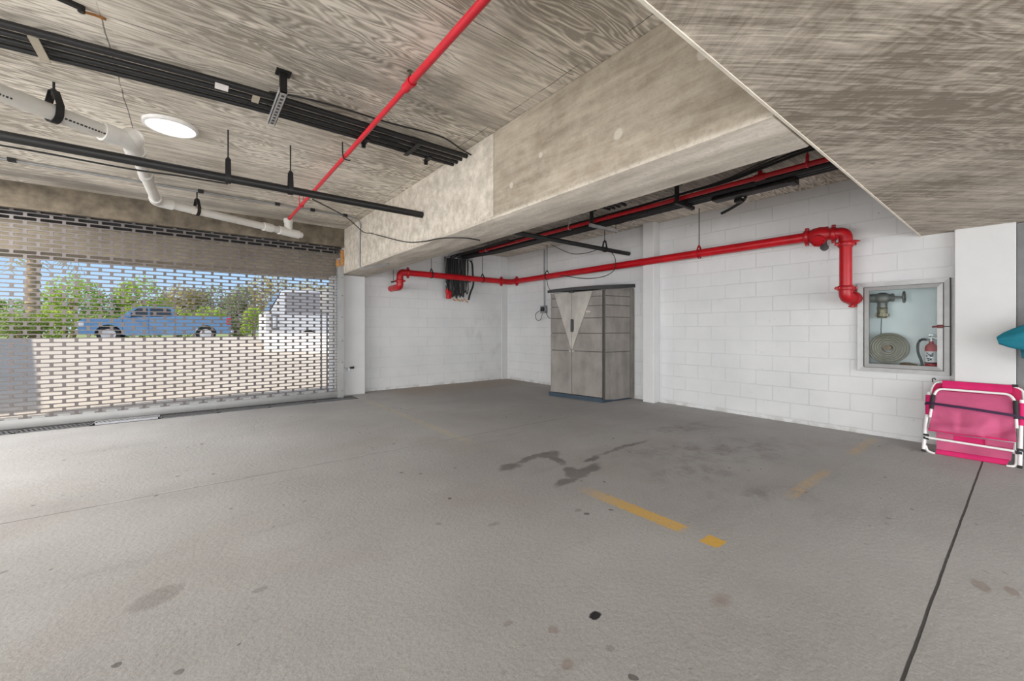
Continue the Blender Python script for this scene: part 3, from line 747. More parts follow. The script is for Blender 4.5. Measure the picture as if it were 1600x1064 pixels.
# ------------------------------------------------------------------ SERVICES BETWEEN BEAM AND RIGHT WALL
s2 = thing('sprinkler_pipe', 'red sprinkler pipe under the ceiling between beam and right wall', 'sprinkler pipe', (4.73, 4, 2.82))
MB().cyl((4.73, .74, 2.81), (4.73, 7.10, 2.825), .026, 18).build('pipe_run', M['red'], s2)
MB().lathe((4.73, 1.72, 2.812), (0,1,0), [(0,.030),(.01,.036),(.10,.036),(.11,.030)], 18).cyl((4.73, 1.77, 2.81), (4.73, 1.77, 2.875), .022, 14).build('tee_fitting', M['redfit'], s2)
sp = MB().lathe((4.73, 1.77, 2.875), (0,0,1), [(0,.012),(.02,.010),(.022,.008),(.05,.008)], 12).lathe((4.73, 1.77, 2.935), (0,0,1), [(0,.005),(.003,.022),(.006,.022)], 12)
sp.build('sprinkler_head', M['brass'], s2)
for y in (4.53, 3.77, 7.0): MB().lathe((4.73, y-.02, 2.82), (0,1,0), [(0,.03),(.01,.033),(.03,.033),(.04,.03)], 16).build('coupling', M['redfit'], s2)
for y, mt, lab in ((1.35, 'redspr', 'red rod hanger on the red sprinkler pipe beside the low beam'), (4.53, 'galv', 'pale rod hanger on the red sprinkler pipe behind the deep beam'), (6.85, 'galv', 'pale rod hanger at the far end of the red sprinkler pipe')):
    clevis('rod_hanger', lab, 4.73, y, 2.815, .026, M[mt], 'y', h=.05, rod=.007, w=.008)
# black conduits along Y
cl = ['black conduit along the ceiling behind the deep beam, beside the red pipe', 'middle black conduit along the ceiling behind the deep beam', 'black conduit along the ceiling nearest the right wall']
for i, x in enumerate((4.84, 4.91, 4.98)):
    t = thing('electrical_conduit', cl[i], 'conduit', (x, 4, 2.80), 'black conduits beside the right wall')
    MB().tube([(x, .74, 2.80), (x, 6.9, 2.80), (x-.15, 7.3, 2.79), (4.62+.06*i, 7.62, 2.77)], .032, 14, fil=.2).build('conduit_run', M['blackplastic'], t)
    for yy in (3.2+.25*i, 1.85): MB().cyl((x, yy, 2.80), (x, yy+.12, 2.80), .038, 14).build('coupling', M['black'], t)
bx = thing('wire_trough', 'black trough hanging under the ceiling conduits near the low beam', 'cable trough', (4.95, 1.95, 2.72))
MB().box(4.86, 5.0, 1.55, 2.35, 2.725, 2.766, bev=.006).build('trough_body', M['blackplastic'], bx)
MB().box(4.85, 5.01, 1.50, 1.56, 2.715, 2.775, bev=.006).build('trough_end', M['black'], bx)
MB().tube([(4.99, 2.02, 2.72), (5.05, 2.06, 2.70), (5.12, 2.25, 2.655), (5.14, 2.36, 2.63)], .017, 8, fil=.05).build('trough_lever', M['black'], bx)
MB().box(4.97, 5.06, 2.06, 2.14, 2.68, 2.72, bev=.005).build('trough_clamp', M['black'], bx)
cb = ['thin black cable rising over the red sprinkler pipe', 'black cable lying beside the red sprinkler pipe, near the low beam', 'third black cable behind the red sprinkler pipe']
for i, (dx, dz, r) in enumerate(((0, 0, .012), (.05, -.01, .014), (-.05, .01, .007))):
    tag(MB().tube(spline([(4.60+dx, .74, 2.90+dz), (4.60+dx, 1.3, 2.925+dz), (4.63+dx, 1.7, 2.895+dz), (4.70+dx*.3, 2.1, 2.865+dz), (4.74+dx*.3, 2.6, 2.87), (4.76+dx*.3, 4, 2.87), (4.72+dx*.3, 6.9, 2.875)]), r, 7).build('ceiling_cable', M['cable']), cb[i], 'cable', 'cables along the ceiling by the right wall')
for (y, x0, x1, mt, lab) in ((4.02, 4.62, 5.26, 'galv', 'pale steel strut under the black conduits behind the deep beam'), (2.66, 4.60, 5.03, 'blackplastic', 'dark strut and post carrying the black conduits before the pilaster')):
    t = thing('trapeze_hanger', lab, 'hanger', (x0, y, CZ), 'trapeze hangers by the right wall')
    MB().box(x0, x1, y-.021, y+.021, 2.722, 2.762).build('strut', M[mt], t, smooth=False)
    MB().box(x0+.02, x0+.06, y-.02, y+.02, 2.76, CZ-.01).box(x0, x0+.1, y-.04, y+.04, CZ-.012, CZ).build('hanger_post', M['black'], t, smooth=False)
    MB().cyl((x1-.03, y, 2.71), (x1-.03, y, CZ), .006, 8).build('threaded_rod', M['black'], t)

# big red standpipe
RX, RY, RZ, RR = 5.84, 7.5, 2.305, .0585
sd = thing('red_standpipe', 'thick red fire standpipe running around both white walls', 'fire pipe', (RX, RY, RZ))
XL = 3.16
MB().cyl((XL+.13, RY, RZ), (RX-.13, RY, RZ), RR, 24).build('pipe_run', M['red'], sd)
MB().cyl((RX, RY-.13, RZ), (RX, 1.66, RZ+.01), RR, 24).build('pipe_run', M['red'], sd)
MB().cyl((RX, 1.30, 1.66), (RX, 1.30, 2.18), RR, 24).build('pipe_run', M['red'], sd)
def flange(c, ax, r=.086, t=.05): # grooved coupling with two bolt ears
    c = Vector(c); ax = Vector(ax).normalized()
    m = MB().lathe(c - ax*t/2, ax, [(0, RR+.003), (0, r-.012), (.008, r-.006), (t-.008, r-.006), (t, r-.012), (t, RR+.003)], 24)
    up = Vector((0,0,1)) if abs(ax.z) < .9 else Vector((.7,-.7,0))
    for s in (-1, 1):
        q = c + up*s*(r+.004)
        m.box(q.x-.018, q.x+.018, q.y-.018, q.y+.018, q.z-.016, q.z+.016, bev=.004)
        sd2 = ax
        m.cyl(q - up.cross(ax)*.04, q + up.cross(ax)*.04, .008, 8)
    return m
def elbow(pts): return MB().tube(pts, RR+.006, 24, fil=.11, fs=8)
# corner elbow
elbow([(RX-.26, RY, RZ), (RX, RY, RZ), (RX, RY-.26, RZ)]).build('elbow_fitting', M['redfit'], sd)
for c, a in (((RX-.25, RY, RZ), (1,0,0)), ((RX, RY-.25, RZ), (0,1,0)), ((XL+.16, RY, RZ), (1,0,0)), ((XL, RY, RZ-.17), (0,0,1)), ((RX, 1.67, RZ+.01), (0,1,0)), ((RX, 1.41, RZ), (0,1,0)), ((RX, 1.30, 2.17), (0,0,1)), ((RX, 1.30, 1.67), (0,0,1)), ((5.99, 1.27, 1.56), (1,-.2,0))):
    flange(c, a).build('pipe_coupling', M['redfit'], sd)
elbow([(XL+.18, RY, RZ), (XL, RY, RZ), (XL, RY, RZ-.19)]).build('elbow_fitting', M['redfit'], sd)
elbow([(XL, RY, RZ-.15), (XL, RY, RZ-.285), (XL, RY+.20, RZ-.285)]).build('elbow_fitting', M['redfit'], sd)
MB().cyl((XL, RY+.15, RZ-.285), (XL, 7.958, RZ-.285), RR, 24).build('pipe_run', M['red'], sd)
elbow([(RX, 1.45, RZ), (RX, 1.30, RZ), (RX, 1.30, 2.13)]).build('elbow_fitting', M['redfit'], sd)
elbow([(RX, 1.30, 1.70), (RX, 1.30, 1.56), (6.0, 1.268, 1.56)]).build('elbow_fitting', M['redfit'], sd)
MB().cyl((5.96, 1.276, 1.56), (6.098, 1.247, 1.56), RR, 24).build('pipe_run', M['red'], sd)
vb = MB().lathe((RX, 1.665, RZ+.01), (0,-1,0), [(0,.062),(.03,.072),(.07,.088),(.13,.095),(.18,.085),(.21,.066),(.25,.062)], 24)
vb.lathe((RX-.01, 1.54, RZ-.02), (-.75, 0, -.55), [(0,.055),(.06,.055),(.065,.072),(.09,.072),(.095,.03)], 18)
for k in range(6):
    a = 2*PI*k/6; c = Vector((RX-.075, 1.54+.055*math.cos(a), RZ-.07+.045*math.sin(a)))
    vb.cyl(c, c + Vector((-.03,0,-.02)), .008, 6)
vb.cyl((RX, 1.48, RZ+.06), (RX, 1.48, RZ+.095), .022, 10).cyl((RX, 1.62, RZ+.06), (RX, 1.62, RZ+.085), .018, 10)
valve = vb.build('check_valve', M['redfit'], sd)
dr = MB().tube([(RX-.03, 1.49, RZ-.07), (RX-.03, 1.485, RZ-.12)], .022, 12).lathe((RX-.045, 1.485, RZ-.150), (-.9,0,.15), [(-.02,.034),(0,.040),(.025,.040),(.028,.030)], 18)
dr.build('drain_plug', M['alumdark'], valve)
tag(MB().lathe((RX+.01, 1.23, 2.19), (0,-1,0), [(0,.02),(.03,.012),(.06,.003)], 10).build('pipe_lug', M['redfit']), 'small red lug on the elbow above the vertical drop', 'lug')
for (x, y, ax, lab, mt) in ((3.825, RY, 'x', 'rod hanger on the red standpipe along the back wall, left one', 'black'), (5.07, RY, 'x', 'rod hanger on the red standpipe along the back wall, right of the cable coil', 'black'),
                        (RX, 6.24, 'y', 'rod hanger on the red standpipe near the back corner', 'black'), (RX, 3.0, 'y', 'rod hanger on the red standpipe in front of the pilaster', 'redfit')):
    clevis('rod_hanger', lab, x, y, RZ, RR, M['black'], ax, h=.055, rod=.006, w=.012, ringmat=M[mt])
tag(MB().cyl((3.03, RY, 2.12), (3.03, RY, CZ), .005, 8).box(3.015, 3.045, RY-.02, RY+.09, 2.10, 2.125).build('support_rod', M['black']), 'thin rod beside the left end of the red standpipe', 'rod')

# coil of black cable on the back wall
ck = thing('cable_coil', 'hanging coil of black cables with red plugs on the back wall', 'cable coil', (4.6, 7.78, 1.85))
for i in range(26):
    x = 4.34 + .44*(i/25) + random.uniform(-.015, .015); y = 7.74 + random.uniform(-.07, .07); zb = 1.86 + random.uniform(0, .12) + .06*abs(i-12)/12
    zt = 2.78 + random.uniform(-.03, .02); w = random.uniform(.03, .07)
    sw = random.uniform(-.05, .05)
    MB().tube(spline([(x-w/2, y, zt), (x-w*.6+sw*.3, y-.01, 2.45), (x-w*.5+sw, y+.01, 2.1), (x+sw*.6, y, zb), (x+w*.5+sw, y+.015, 2.12), (x+w*.6, y+.02, 2.48), (x+w/2, y+.015, zt)], 5), random.uniform(.010, .014), 6).build('cable_loop', M['cable'], ck)
MB().tube(spline([(4.70, 7.74, 2.76), (4.93, 7.74, 2.72), (4.97, 7.74, 2.45), (4.985, 7.74, 2.22), (4.90, 7.74, 2.0), (4.86, 7.74, 1.86)]), .022, 8).build('thick_cable', M['cable'], ck)
MB().tube(spline([(4.30, 7.75, 2.74), (4.27, 7.75, 2.45), (4.29, 7.75, 2.2), (4.36, 7.75, 2.02)]), .008, 6).build('thin_cable', M['greycond'], ck)
MB().cyl((4.27, 7.72, 2.22), (4.90, 7.72, 2.26), .012, 8).build('tie_band', M['foam'], ck)
MB().box(4.30, 4.40, 7.68, 7.78, 1.86, 2.03, bev=.02).box(4.285, 4.33, 7.69, 7.77, 1.98, 2.07, bev=.015).build('red_plug', M['red'], ck)
for i in range(6):
    x = 4.47 + .065*i; z = 1.84 + random.uniform(-.01, .05)
    MB().cyl((x, 7.74, z), (x+.03, 7.70, z-.035), .013, 8).build('copper_end', M['rust'], ck)
tag(MB().box(4.30, 4.95, 7.70, 7.76, 2.735, 2.765).cyl((4.4, 7.73, 2.765), (4.4, 7.73, CZ), .007, 8).cyl((4.88, 7.73, 2.765), (4.88, 7.73, CZ), .007, 8).build('coil_bracket', M['greycond']), 'grey steel bracket holding the black cable coil', 'bracket')
cbun = thing('cable_bundle', 'bundle of black cables from the coil up to the ceiling', 'cable bundle', (4.6, 7.0, 2.8))
for i in range(5): MB().tube(spline([(4.36+.1*i, 7.72, 2.74), (4.42+.09*i, 7.64, 2.79), (4.56+.06*i, 7.3, 2.83), (4.62+.04*i, 6.9, 2.85), (4.62+.03*i, 6.0, 2.86)]), .016, 6).build('cable', M['cable'], cbun)
# junction box with conduit and wire loops on the right wall
jb = thing('junction_box', 'small grey electrical box on the right wall left of the cabinet', 'electrical box', (6.09, 6.6, 1.64))
MB().box(6.04, 6.098, 6.50, 6.68, 1.56, 1.72, bev=.008).build('box_body', M['greycond'], jb)
for ya, yb in ((6.54, 6.60), (6.62, 6.65)): MB().box(6.025, 6.04, ya, yb, 1.60, 1.69, bev=.003).build('switch', M['foam'], jb)
MB().cyl((6.075, 6.58, 1.72), (6.075, 6.58, CZ-.02), .016, 10).build('conduit_riser', M['greycond'], jb)
MB().tube(spline([(6.03, 6.68, 1.62), (6.0, 6.78, 1.54), (6.0, 6.76, 1.43), (6.0, 6.68, 1.40), (6.0, 6.60, 1.44), (6.02, 6.585, 1.56)]), .006, 6).build('wire_loop', M['cable'], jb)
MB().tube(spline([(6.03, 6.50, 1.60), (6.03, 6.42, 1.48), (6.03, 6.34, 1.44), (6.04, 6.2, 1.42)]), .006, 6).build('wire_tail', M['cable'], jb)
tag(MB().tube(spline([(5.35, 5.6, 2.80), (5.55, 5.3, 2.62), (5.6, 5.0, 2.58), (5.55, 4.7, 2.585), (5.45, 4.45, 2.59), (5.66, 4.42, 2.50), (5.74, 4.42, 2.38), (5.70, 4.42, 2.22), (5.43, 4.42, 2.09), (4.97, 4.42, 2.02), (4.55, 4.55, 2.05)]), .0065, 6).build('looped_cable', M['cable']), 'grey cable looping from the black pipe end above the cabinet', 'cable')
tag(MB().tube(spline([(5.83, 6.24, 2.24), (5.83, 6.2, 2.1), (5.83, 6.12, 1.98), (5.75, 6.0, 1.90), (5.7, 5.7, 1.90)]), .006, 6).build('drop_cable', M['cable']), 'thin cable hanging from the red standpipe behind the cabinet', 'cable')

# ------------------------------------------------------------------ STORAGE CABINET
FL = Vector((5.160, 5.400, 0)); FR = Vector((5.330, 4.355, 0)); BR = Vector((6.075, 4.30, 0))
eU = (FR-FL); eT = (BR-FR)
W_, D_ = eU.length, eT.length; eU.normalize(); eT.normalize(); eZ = Vector((0,0,1))
nF = Vector((-eU.y*-1, -eU.x, 0));
nF = Vector((eU.y, -eU.x, 0)).normalized()
if nF.x > 0: nF = -nF           # outward normal of the front
nS = Vector((eT.y, -eT.x, 0)).normalized()
if nS.y > 0: nS = -nS           # outward normal of the visible side
cab = thing('storage_cabinet', 'tall taupe plastic storage cabinet against the right wall', 'storage cabinet', (5.65, 4.85, 0))
def PC(u, t, z): return FL + eU*u + eT*t + eZ*z
b = MB()
b.hexa([PC(.0,.03,.05), PC(W_,.03,.05), PC(W_,D_,.05), PC(0,D_,.05), PC(.0,.03,1.86), PC(W_,.03,1.86), PC(W_,D_,1.93), PC(0,D_,1.93)])
body = b.build('body', M['cab'], cab, smooth=False)
# side panel boards between grooves
zs = [.02, .826, 1.143, 1.41, 1.61, 1.765, 1.87]
sp_ = MB()
for k in range(6):
    z0, z1 = zs[k]+.006, zs[k+1]-.006
    sp_.hexa([PC(W_,.045,z0)+nS*.0, PC(W_,D_-.10,z0), PC(W_,D_-.10,z0)+nS*.016, PC(W_,.045,z0)+nS*.016, PC(W_,.045,z1), PC(W_,D_-.10,z1), PC(W_,D_-.10,z1)+nS*.016, PC(W_,.045,z1)+nS*.016])
sp_.hexa([PC(W_,D_-.09,.02), PC(W_,D_,.02), PC(W_,D_,.02)+nS*.018, PC(W_,D_-.09,.02)+nS*.018, PC(W_,D_-.09,1.91), PC(W_,D_,1.91), PC(W_,D_,1.91)+nS*.018, PC(W_,D_-.09,1.91)+nS*.018])
sp_.build('side_panel', M['cab'], cab, smooth=False)
MB().hexa([PC(W_,.005,.03), PC(W_,D_-.08,.03), PC(W_,D_-.08,.03)+nS*.006, PC(W_,.005,.03)+nS*.006, PC(W_,.005,1.86), PC(W_,D_-.08,1.86), PC(W_,D_-.08,1.86)+nS*.006, PC(W_,.005,1.86)+nS*.006]).build('side_groove', M['groove'], cab, smooth=False)
MID = .461
def front_poly(poly, d0, d1, mb):  # polygon in (u,z) on the front plane
    return mb.prism(poly, FL, eU, eZ, nF, d0, d1)
gz = [.831, 1.138, 1.397, 1.60, 1.755]
def vL(z): return .461 - (.461-.091)*(z-.825)/(1.83-.825)
def vR(z): return .461 + (.865-.461)*(z-.825)/(1.81-.825)
for side in (0, 1):
    u0, u1 = (.006, MID-.004) if side == 0 else (MID+.004, W_-.004)
    dm = MB()
    front_poly([(u0,.075),(u1,.075),(u1,1.85),(u0,1.85)], -.02, .008, dm)
    dr_ = dm.build('door', M['groove'], cab, smooth=False)
    pn = MB(); edges = [.08] + gz + [1.845]
    for k in range(6):
        z0, z1 = edges[k] + (.006 if k else 0), edges[k+1] - (.006 if k < 5 else 0)
        if k == 0: poly = [(u0,z0),(u1,z0),(u1,z1),(u0,z1)]
        elif side == 0: poly = [(u0,z0),(max(u0+.01, vL(z0)-.006),z0),(max(u0+.01, vL(z1)-.006),z1),(u0,z1)]
        else: poly = [(min(u1-.01, vR(z0)+.006),z0),(u1,z0),(u1,z1),(min(u1-.01, vR(z1)+.006),z1)]
        front_poly(poly, .006, .024, pn)
    pn.build('door_board', M['cab'], dr_, smooth=False)
    v = MB()
    if side == 0: front_poly([(vL(1.845),1.845),(u1,1.845),(u1,.85),(vL(.85),.85)], .006, .029, v)
    else: front_poly([(u0,1.845),(vR(1.845),1.845),(vR(.85),.85),(u0,.85)], .006, .029, v)
    v.build('v_panel', M['cabv'], dr_, smooth=False)
    if side == 1:
        hd = MB(); front_poly([(MID-.005,1.16),(MID+.035,1.16),(MID+.045,1.20),(MID+.045,1.34),(MID+.035,1.38),(MID-.005,1.38)], .028, .055, hd)
        hd.build('handle', M['cabdark'], dr_, smooth=False)
        em = MB(); em.prism([(.79+.05*math.cos(2*PI*k/16), 1.505+.018*math.sin(2*PI*k/16)) for k in range(16)], FL, eU, eZ, nF, .022, .027); em.build('emblem', M['cabv'], dr_)
    c = FL + eU*(MID + (-.03 if side == 0 else .03)) + eZ*.83 + nF*.03
    MB().sphere(c, .024, (1,1,1), 12, 8).build('latch_knob', M['cabv'], dr_)
MB().hexa([PC(MID-.006,.0,.075), PC(MID+.006,.0,.075), PC(MID+.006,.02,.075), PC(MID-.006,.02,.075), PC(MID-.006,.0,1.85), PC(MID+.006,.0,1.85), PC(MID+.006,.02,1.85), PC(MID-.006,.02,1.85)]).build('door_gap', M['pit'], cab, smooth=False)
ld = MB()
lid = []
NV = 12
def lidpt(s, t, top):
    u = -.035 + (W_+.07)*s; tt = -.055 + (D_+.06)*t
    z = 1.862 + .075*max(0, t-.05)**.8*(1) + .012*math.sin(PI*s)
    return PC(u, tt, z + (.062 if top else 0) - (0.012 if (top and t == 0) else 0))
vs = []; fs = []
for top in (0, 1):
    for j in range(NV+1):
        for i in range(NV+1): vs.append(lidpt(i/NV, j/NV, top))
q = (NV+1)**2
for j in range(NV):
    for i in range(NV):
        a = j*(NV+1)+i; fs.append((a, a+NV+1, a+NV+2, a+1)); fs.append((q+a, q+a+1, q+a+NV+2, q+a+NV+1))
for i in range(NV):
    for (a, b_) in ((i, i+1), (NV*(NV+1)+i+1, NV*(NV+1)+i), (i*(NV+1)+NV, (i+1)*(NV+1)+NV), ((i+1)*(NV+1), i*(NV+1))): fs.append((a, b_, q+b_, q+a))
ld.add(vs, fs); ld.build('lid', M['cabdark'], cab)
hk = MB(); front_poly([(MID-.05,1.835),(MID+.05,1.835),(MID+.04,1.865),(MID-.04,1.865)], .02, .045, hk); hk.build('top_catch', M['cabdark'], cab, smooth=False)
bs = MB(); bs.prism([(-.03,.0),(W_+.0,.0),(W_+.0,.07),(-.03,.07)], FL, eU, eZ, nF, -.03, .035)
bs.hexa([PC(W_-.02,-.03,0), PC(W_+.02,-.03,0), PC(W_+.02,.20,0), PC(W_-.02,.20,0), PC(W_-.02,-.03,.05), PC(W_+.02,-.03,.05), PC(W_+.02,.20,.035), PC(W_-.02,.20,.035)])
bs.hexa([PC(.02,.05,0), PC(W_-.01,.05,0), PC(W_-.01,D_-.02,0), PC(.02,D_-.02,0), PC(.02,.05,.05), PC(W_-.01,.05,.05), PC(W_-.01,D_-.02,.05), PC(.02,D_-.02,.05)])
bs.build('base_plinth', M['cabbase'], cab, smooth=False)

# ------------------------------------------------------------------ HOSE CABINET
hb = thing('hose_cabinet', 'glazed fire hose cabinet set in the right wall', 'fire hose cabinet', (6.1, .875, .72))
def rectframe(y0, y1, z0, z1, w, x0, x1, bev=.0):
    m = MB()
    # mitred frame: four trapezoid prisms
    O = [(y0,z0),(y1,z0),(y1,z1),(y0,z1)]; I = [(y0+w,z0+w),(y1-w,z0+w),(y1-w,z1-w),(y0+w,z1-w)]
    for k in range(4):
        a, b_ = O[k], O[(k+1)%4]; c, d = I[(k+1)%4], I[k]
        P = [a, b_, c, d]
        m.hexa([(x1, p[0], p[1]) for p in P] + [(x0 + (bev if q > 1 else 0), p[0], p[1]) for q, p in enumerate(P)])
    return m
rectframe(.512, 1.242, .727, 1.729, .052, 6.060, 6.105, .008).build('outer_frame', M['alum'], hb, smooth=False)
rectframe(.553, 1.183, .772, 1.683, .006, 6.056, 6.09).build('door_gasket', M['alumdark'], hb, smooth=False)
drf = rectframe(.558, 1.178, .777, 1.678, .040, 6.050, 6.085, -.006).build('door_frame', M['alum'], hb, smooth=False)
MB().box(6.072, 6.076, .59, 1.146, .81, 1.645).build('glass_pane', M['glass'], drf, smooth=False)
MB().box(6.100, 6.44, .507, .513, .727, 1.729).box(6.06, 6.1, .503, .512, .73, 1.729).build('side_shade_strip', M['alumdark'], hb, smooth=False)  # dark strip puts the shading of the cabinet side into colour
lx = MB().add([(6.1,HY0,HZ0),(6.1,HY1,HZ0),(6.1,HY1,HZ1),(6.1,HY0,HZ1),(6.32,HY0+.01,HZ0+.01),(6.32,HY1-.01,HZ0+.01),(6.32,HY1-.01,HZ1-.01),(6.32,HY0+.01,HZ1-.01)], [(4,5,6,7),(0,1,5,4),(1,2,6,5),(2,3,7,6),(3,0,4,7)])
lx.build('cabinet_lining', M['boxwhite'], hb, smooth=False)
lt = MB().box(6.035, 6.06, .553, .600, 1.215, 1.25, bev=.008).cyl((6.045, .60, 1.232), (6.045, .635, 1.228), .009, 8)
lt.build('latch', M['maroon'], hb)
MB().cyl((6.05, .553, 1.232), (6.05, .508, 1.232), .005, 8).build('latch_bar', M['alumdark'], hb)
# hose valve
hv = thing('hose_valve', 'old bronze hose valve with handwheel inside the hose cabinet', 'valve', (6.2, 1.04, 1.5))
vbm = MB().cyl((6.2, 1.21, 1.56), (6.2, 1.06, 1.56), .048, 18).sphere((6.2, 1.05, 1.555), .068, (1,1.1,1), 18, 12).cyl((6.2, 1.05, 1.53), (6.2, 1.05, 1.44), .045, 18)
vbm.cyl((6.2, 1.02, 1.56), (6.2, .95, 1.56), .040, 16).cyl((6.2, .97, 1.56), (6.2, .955, 1.56), .052, 6).cyl((6.2, .95, 1.56), (6.2, .855, 1.56), .013, 10)
vbm.build('valve_body', M['bronze'], hv)
MB().tube([(6.2+.058*math.cos(2*PI*k/24), .868, 1.56+.058*math.sin(2*PI*k/24)) for k in range(24)], .009, 8, closed=True).cyl((6.145,.868,1.56),(6.255,.868,1.56),.006,6).cyl((6.2,.868,1.505),(6.2,.868,1.615),.006,6).build('handwheel', M['bronze'], hv)
cp = MB().lathe((6.2, 1.05, 1.45), (0,0,-1), [(0,.048),(.01,.052),(.015,.046),(.06,.046),(.065,.055),(.10,.055),(.105,.045),(.12,.040)], 20)
for k in range(6):
    a = 2*PI*k/6; cp.box(6.2+.055*math.cos(a)-.009, 6.2+.055*math.cos(a)+.009, 1.05+.055*math.sin(a)-.009, 1.05+.055*math.sin(a)+.009, 1.35, 1.385)
cp.build('hose_coupling', M['brass'], hv)
# hose coil
hs = thing('fire_hose', 'coiled grey canvas fire hose inside the hose cabinet', 'fire hose', (6.2, 1.0, .80))
HC = Vector((6.215, 1.0, .995)); turns = 6
sp3 = []
for k in range(turns*40+1):
    a = 2*PI*k/40; rr = .045 + (.172-.045)*k/(turns*40)
    sp3.append(HC + Vector((0, rr*math.cos(a), rr*math.sin(a))))
hm = MB(); vs = []; fs = []
hw, ht = .055, .0092
for k, p in enumerate(sp3):
    d = (p-HC).normalized()
    vs += [p - d*ht + Vector((-hw*.86,0,0)), p + Vector((-hw,0,0)), p + d*ht + Vector((-hw*.86,0,0)), p + d*ht + Vector((hw,0,0)), p - d*ht + Vector((hw,0,0))]
for k in range(len(sp3)-1):
    for q in range(5): fs.append((k*5+q, k*5+(q+1)%5, (k+1)*5+(q+1)%5, (k+1)*5+q))
hm.add(vs, fs); hm.build('hose_coil', M['hose'], hs, sharp=60)
MB().cyl(HC + Vector((-.06,0,0)), HC + Vector((.03,0,0)), .034, 16).build('coil_core', M['hosecore'], hs)
MB().tube([HC + Vector((0,.06,.15)), Vector((6.2, 1.06, 1.2)), Vector((6.2, 1.055, 1.34))], .004, 6).build('hose_tie', M['alumdark'], hs)
MB().lathe((6.19, .90, .805), (0,-1,.0), [(0,.03),(.03,.034),(.08,.034),(.10,.024),(.14,.018)], 14).build('hose_nozzle', M['hosecore'], hs)
# extinguisher
ex_ = thing('fire_extinguisher', 'red fire extinguisher with black hose inside the hose cabinet', 'fire extinguisher', (6.19, .655, .765))
X0, Y0, Z0 = 6.19, .655, .765
MB().lathe((X0, Y0, Z0), (0,0,1), [(0,.040),(.006,.050),(.02,.052),(.235,.052),(.262,.045),(.283,.026),(.288,.018),(.31,.018)], 28).build('cylinder', M['extred'], ex_)
MB().lathe((X0, Y0, Z0+.09), (0,0,1), [(0,.0528),(.115,.0528)], 28).build('label', M['extlabel'], ex_)
for k, (a, z, s) in enumerate(((2.75,.13,.008),(2.6,.155,.008),(2.9,.17,.007),(2.65,.185,.008),(3.1,.12,.010),(3.25,.16,.012),(3.4,.18,.008),(2.85,.11,.007))):
    c = Vector((X0 + .0532*math.cos(a), Y0 + .0532*math.sin(a), Z0+z)); MB().box(c.x-.002, c.x+.002, c.y-s, c.y+s, c.z-s*.9, c.z+s*.9, bev=.001, seg=1).build('label_pictogram', M['foam'], ex_)
MB().lathe((X0, Y0, Z0+.075), (0,0,1), [(0,.0535),(.012,.0535)], 28).build('hose_band', M['foam'], ex_)
MB().cyl((X0, Y0, Z0+.31), (X0, Y0, Z0+.345), .020, 14).cyl((X0, Y0, Z0+.33), (X0-.02, Y0+.04, Z0+.33), .009, 8).build('valve_head', M['galv'], ex_)
MB().box(X0-.008, X0+.008, Y0-.045, Y0+.015, Z0+.345, Z0+.353, rot=(.35,0,0)).box(X0-.008, X0+.008, Y0-.02, Y0+.03, Z0+.362, Z0+.37, rot=(-.7,0,0)).box(X0-.008, X0+.008, Y0+.0, Y0+.02, Z0+.33, Z0+.385).build('lever', M['galv'], ex_)
MB().tube(spline([(X0-.01, Y0+.03, Z0+.33), (X0-.02, Y0+.075, Z0+.325), (X0-.02, Y0+.10, Z0+.27), (X0-.015, Y0+.098, Z0+.18), (X0-.01, Y0+.075, Z0+.10), (X0-.01, Y0+.064, Z0+.02)]), .0125, 10).build('hose', M['foam'], ex_)

# ------------------------------------------------------------------ FOLDED BEACH CHAIR (leaning plane: x = 5.65 + .42 z)
LEAN = Vector((.42, 0, 1)).normalized(); NW = Vector((-1, 0, .42)).normalized()
def CP(y, z, off=0.0): return Vector((5.65 + .42*z, y, z)) + NW*off
chr_ = thing('folded_beach_chair', 'folded pink beach chair with white tube frame leaning on the wall', 'beach chair', (5.68, .35, 0))
TR = .0105
def tubeC(name, pts, off, mat, r=TR, fil=.045, par=None):
    return MB().tube([CP(y, z, o if o is not None else off) for (y, z, o) in [(p[0], p[1], p[2] if len(p) > 2 else None) for p in pts]], r, 12, fil=fil, fs=6).build(name, M[mat], par or chr_)
def cloth(name, c4, off, mat, wr=None, nu=26, nv=18, par=None, th=.004):
    (a, b_, c, d) = [Vector((p[0], p[1], 0)) for p in c4]   # TL, TR, BR, BL in (y,z)
    m = MB()
    for s in (0, 1):
        def fn(u, v, s=s):
            p = (a*(1-u) + b_*u)*(1-v) + (d*(1-u) + c*u)*v
            o = off + (wr(u, v) if wr else 0) - s*th
            return CP(p.x, p.y, o)
        m.grid(fn, nu, nv)
    n1 = (nu+1)*(nv+1)
    ring = [i for i in range(nu+1)] + [(j+1)*(nu+1)-1 for j in range(1, nv+1)] + [nv*(nu+1)+i for i in range(nu-1, -1, -1)] + [j*(nu+1) for j in range(nv-1, 0, -1)]
    m.f += [(ring[i], ring[(i+1) % len(ring)], n1+ring[(i+1) % len(ring)], n1+ring[i]) for i in range(len(ring))]
    return m.build(name, M[mat], par or chr_, sharp=80)
# rear frame (backrest hoop) behind everything
tubeC('back_frame', [(.655, .006), (.63, .60), (.60, .685), (.10, .690), (.045, .66), (.02, .40), (.01, .20)], -.035, 'whitetube', fil=.07)
cloth('back_fabric', ((.618,.665),(.055,.682),(.05,.36),(.625,.34)), -.028, 'deeppink')
cloth('back_border', ((.552,.690),(.106,.688),(.106,.616),(.547,.604)), .004, 'hotpink', lambda u, v: .006*math.sin(PI*v))
MB().tube([CP(.618,.668,0), CP(.622,.70,0), CP(.606,.708,0), CP(.600,.69,0)], .005, 8, fil=.01).build('hook', M['foam'], chr_)
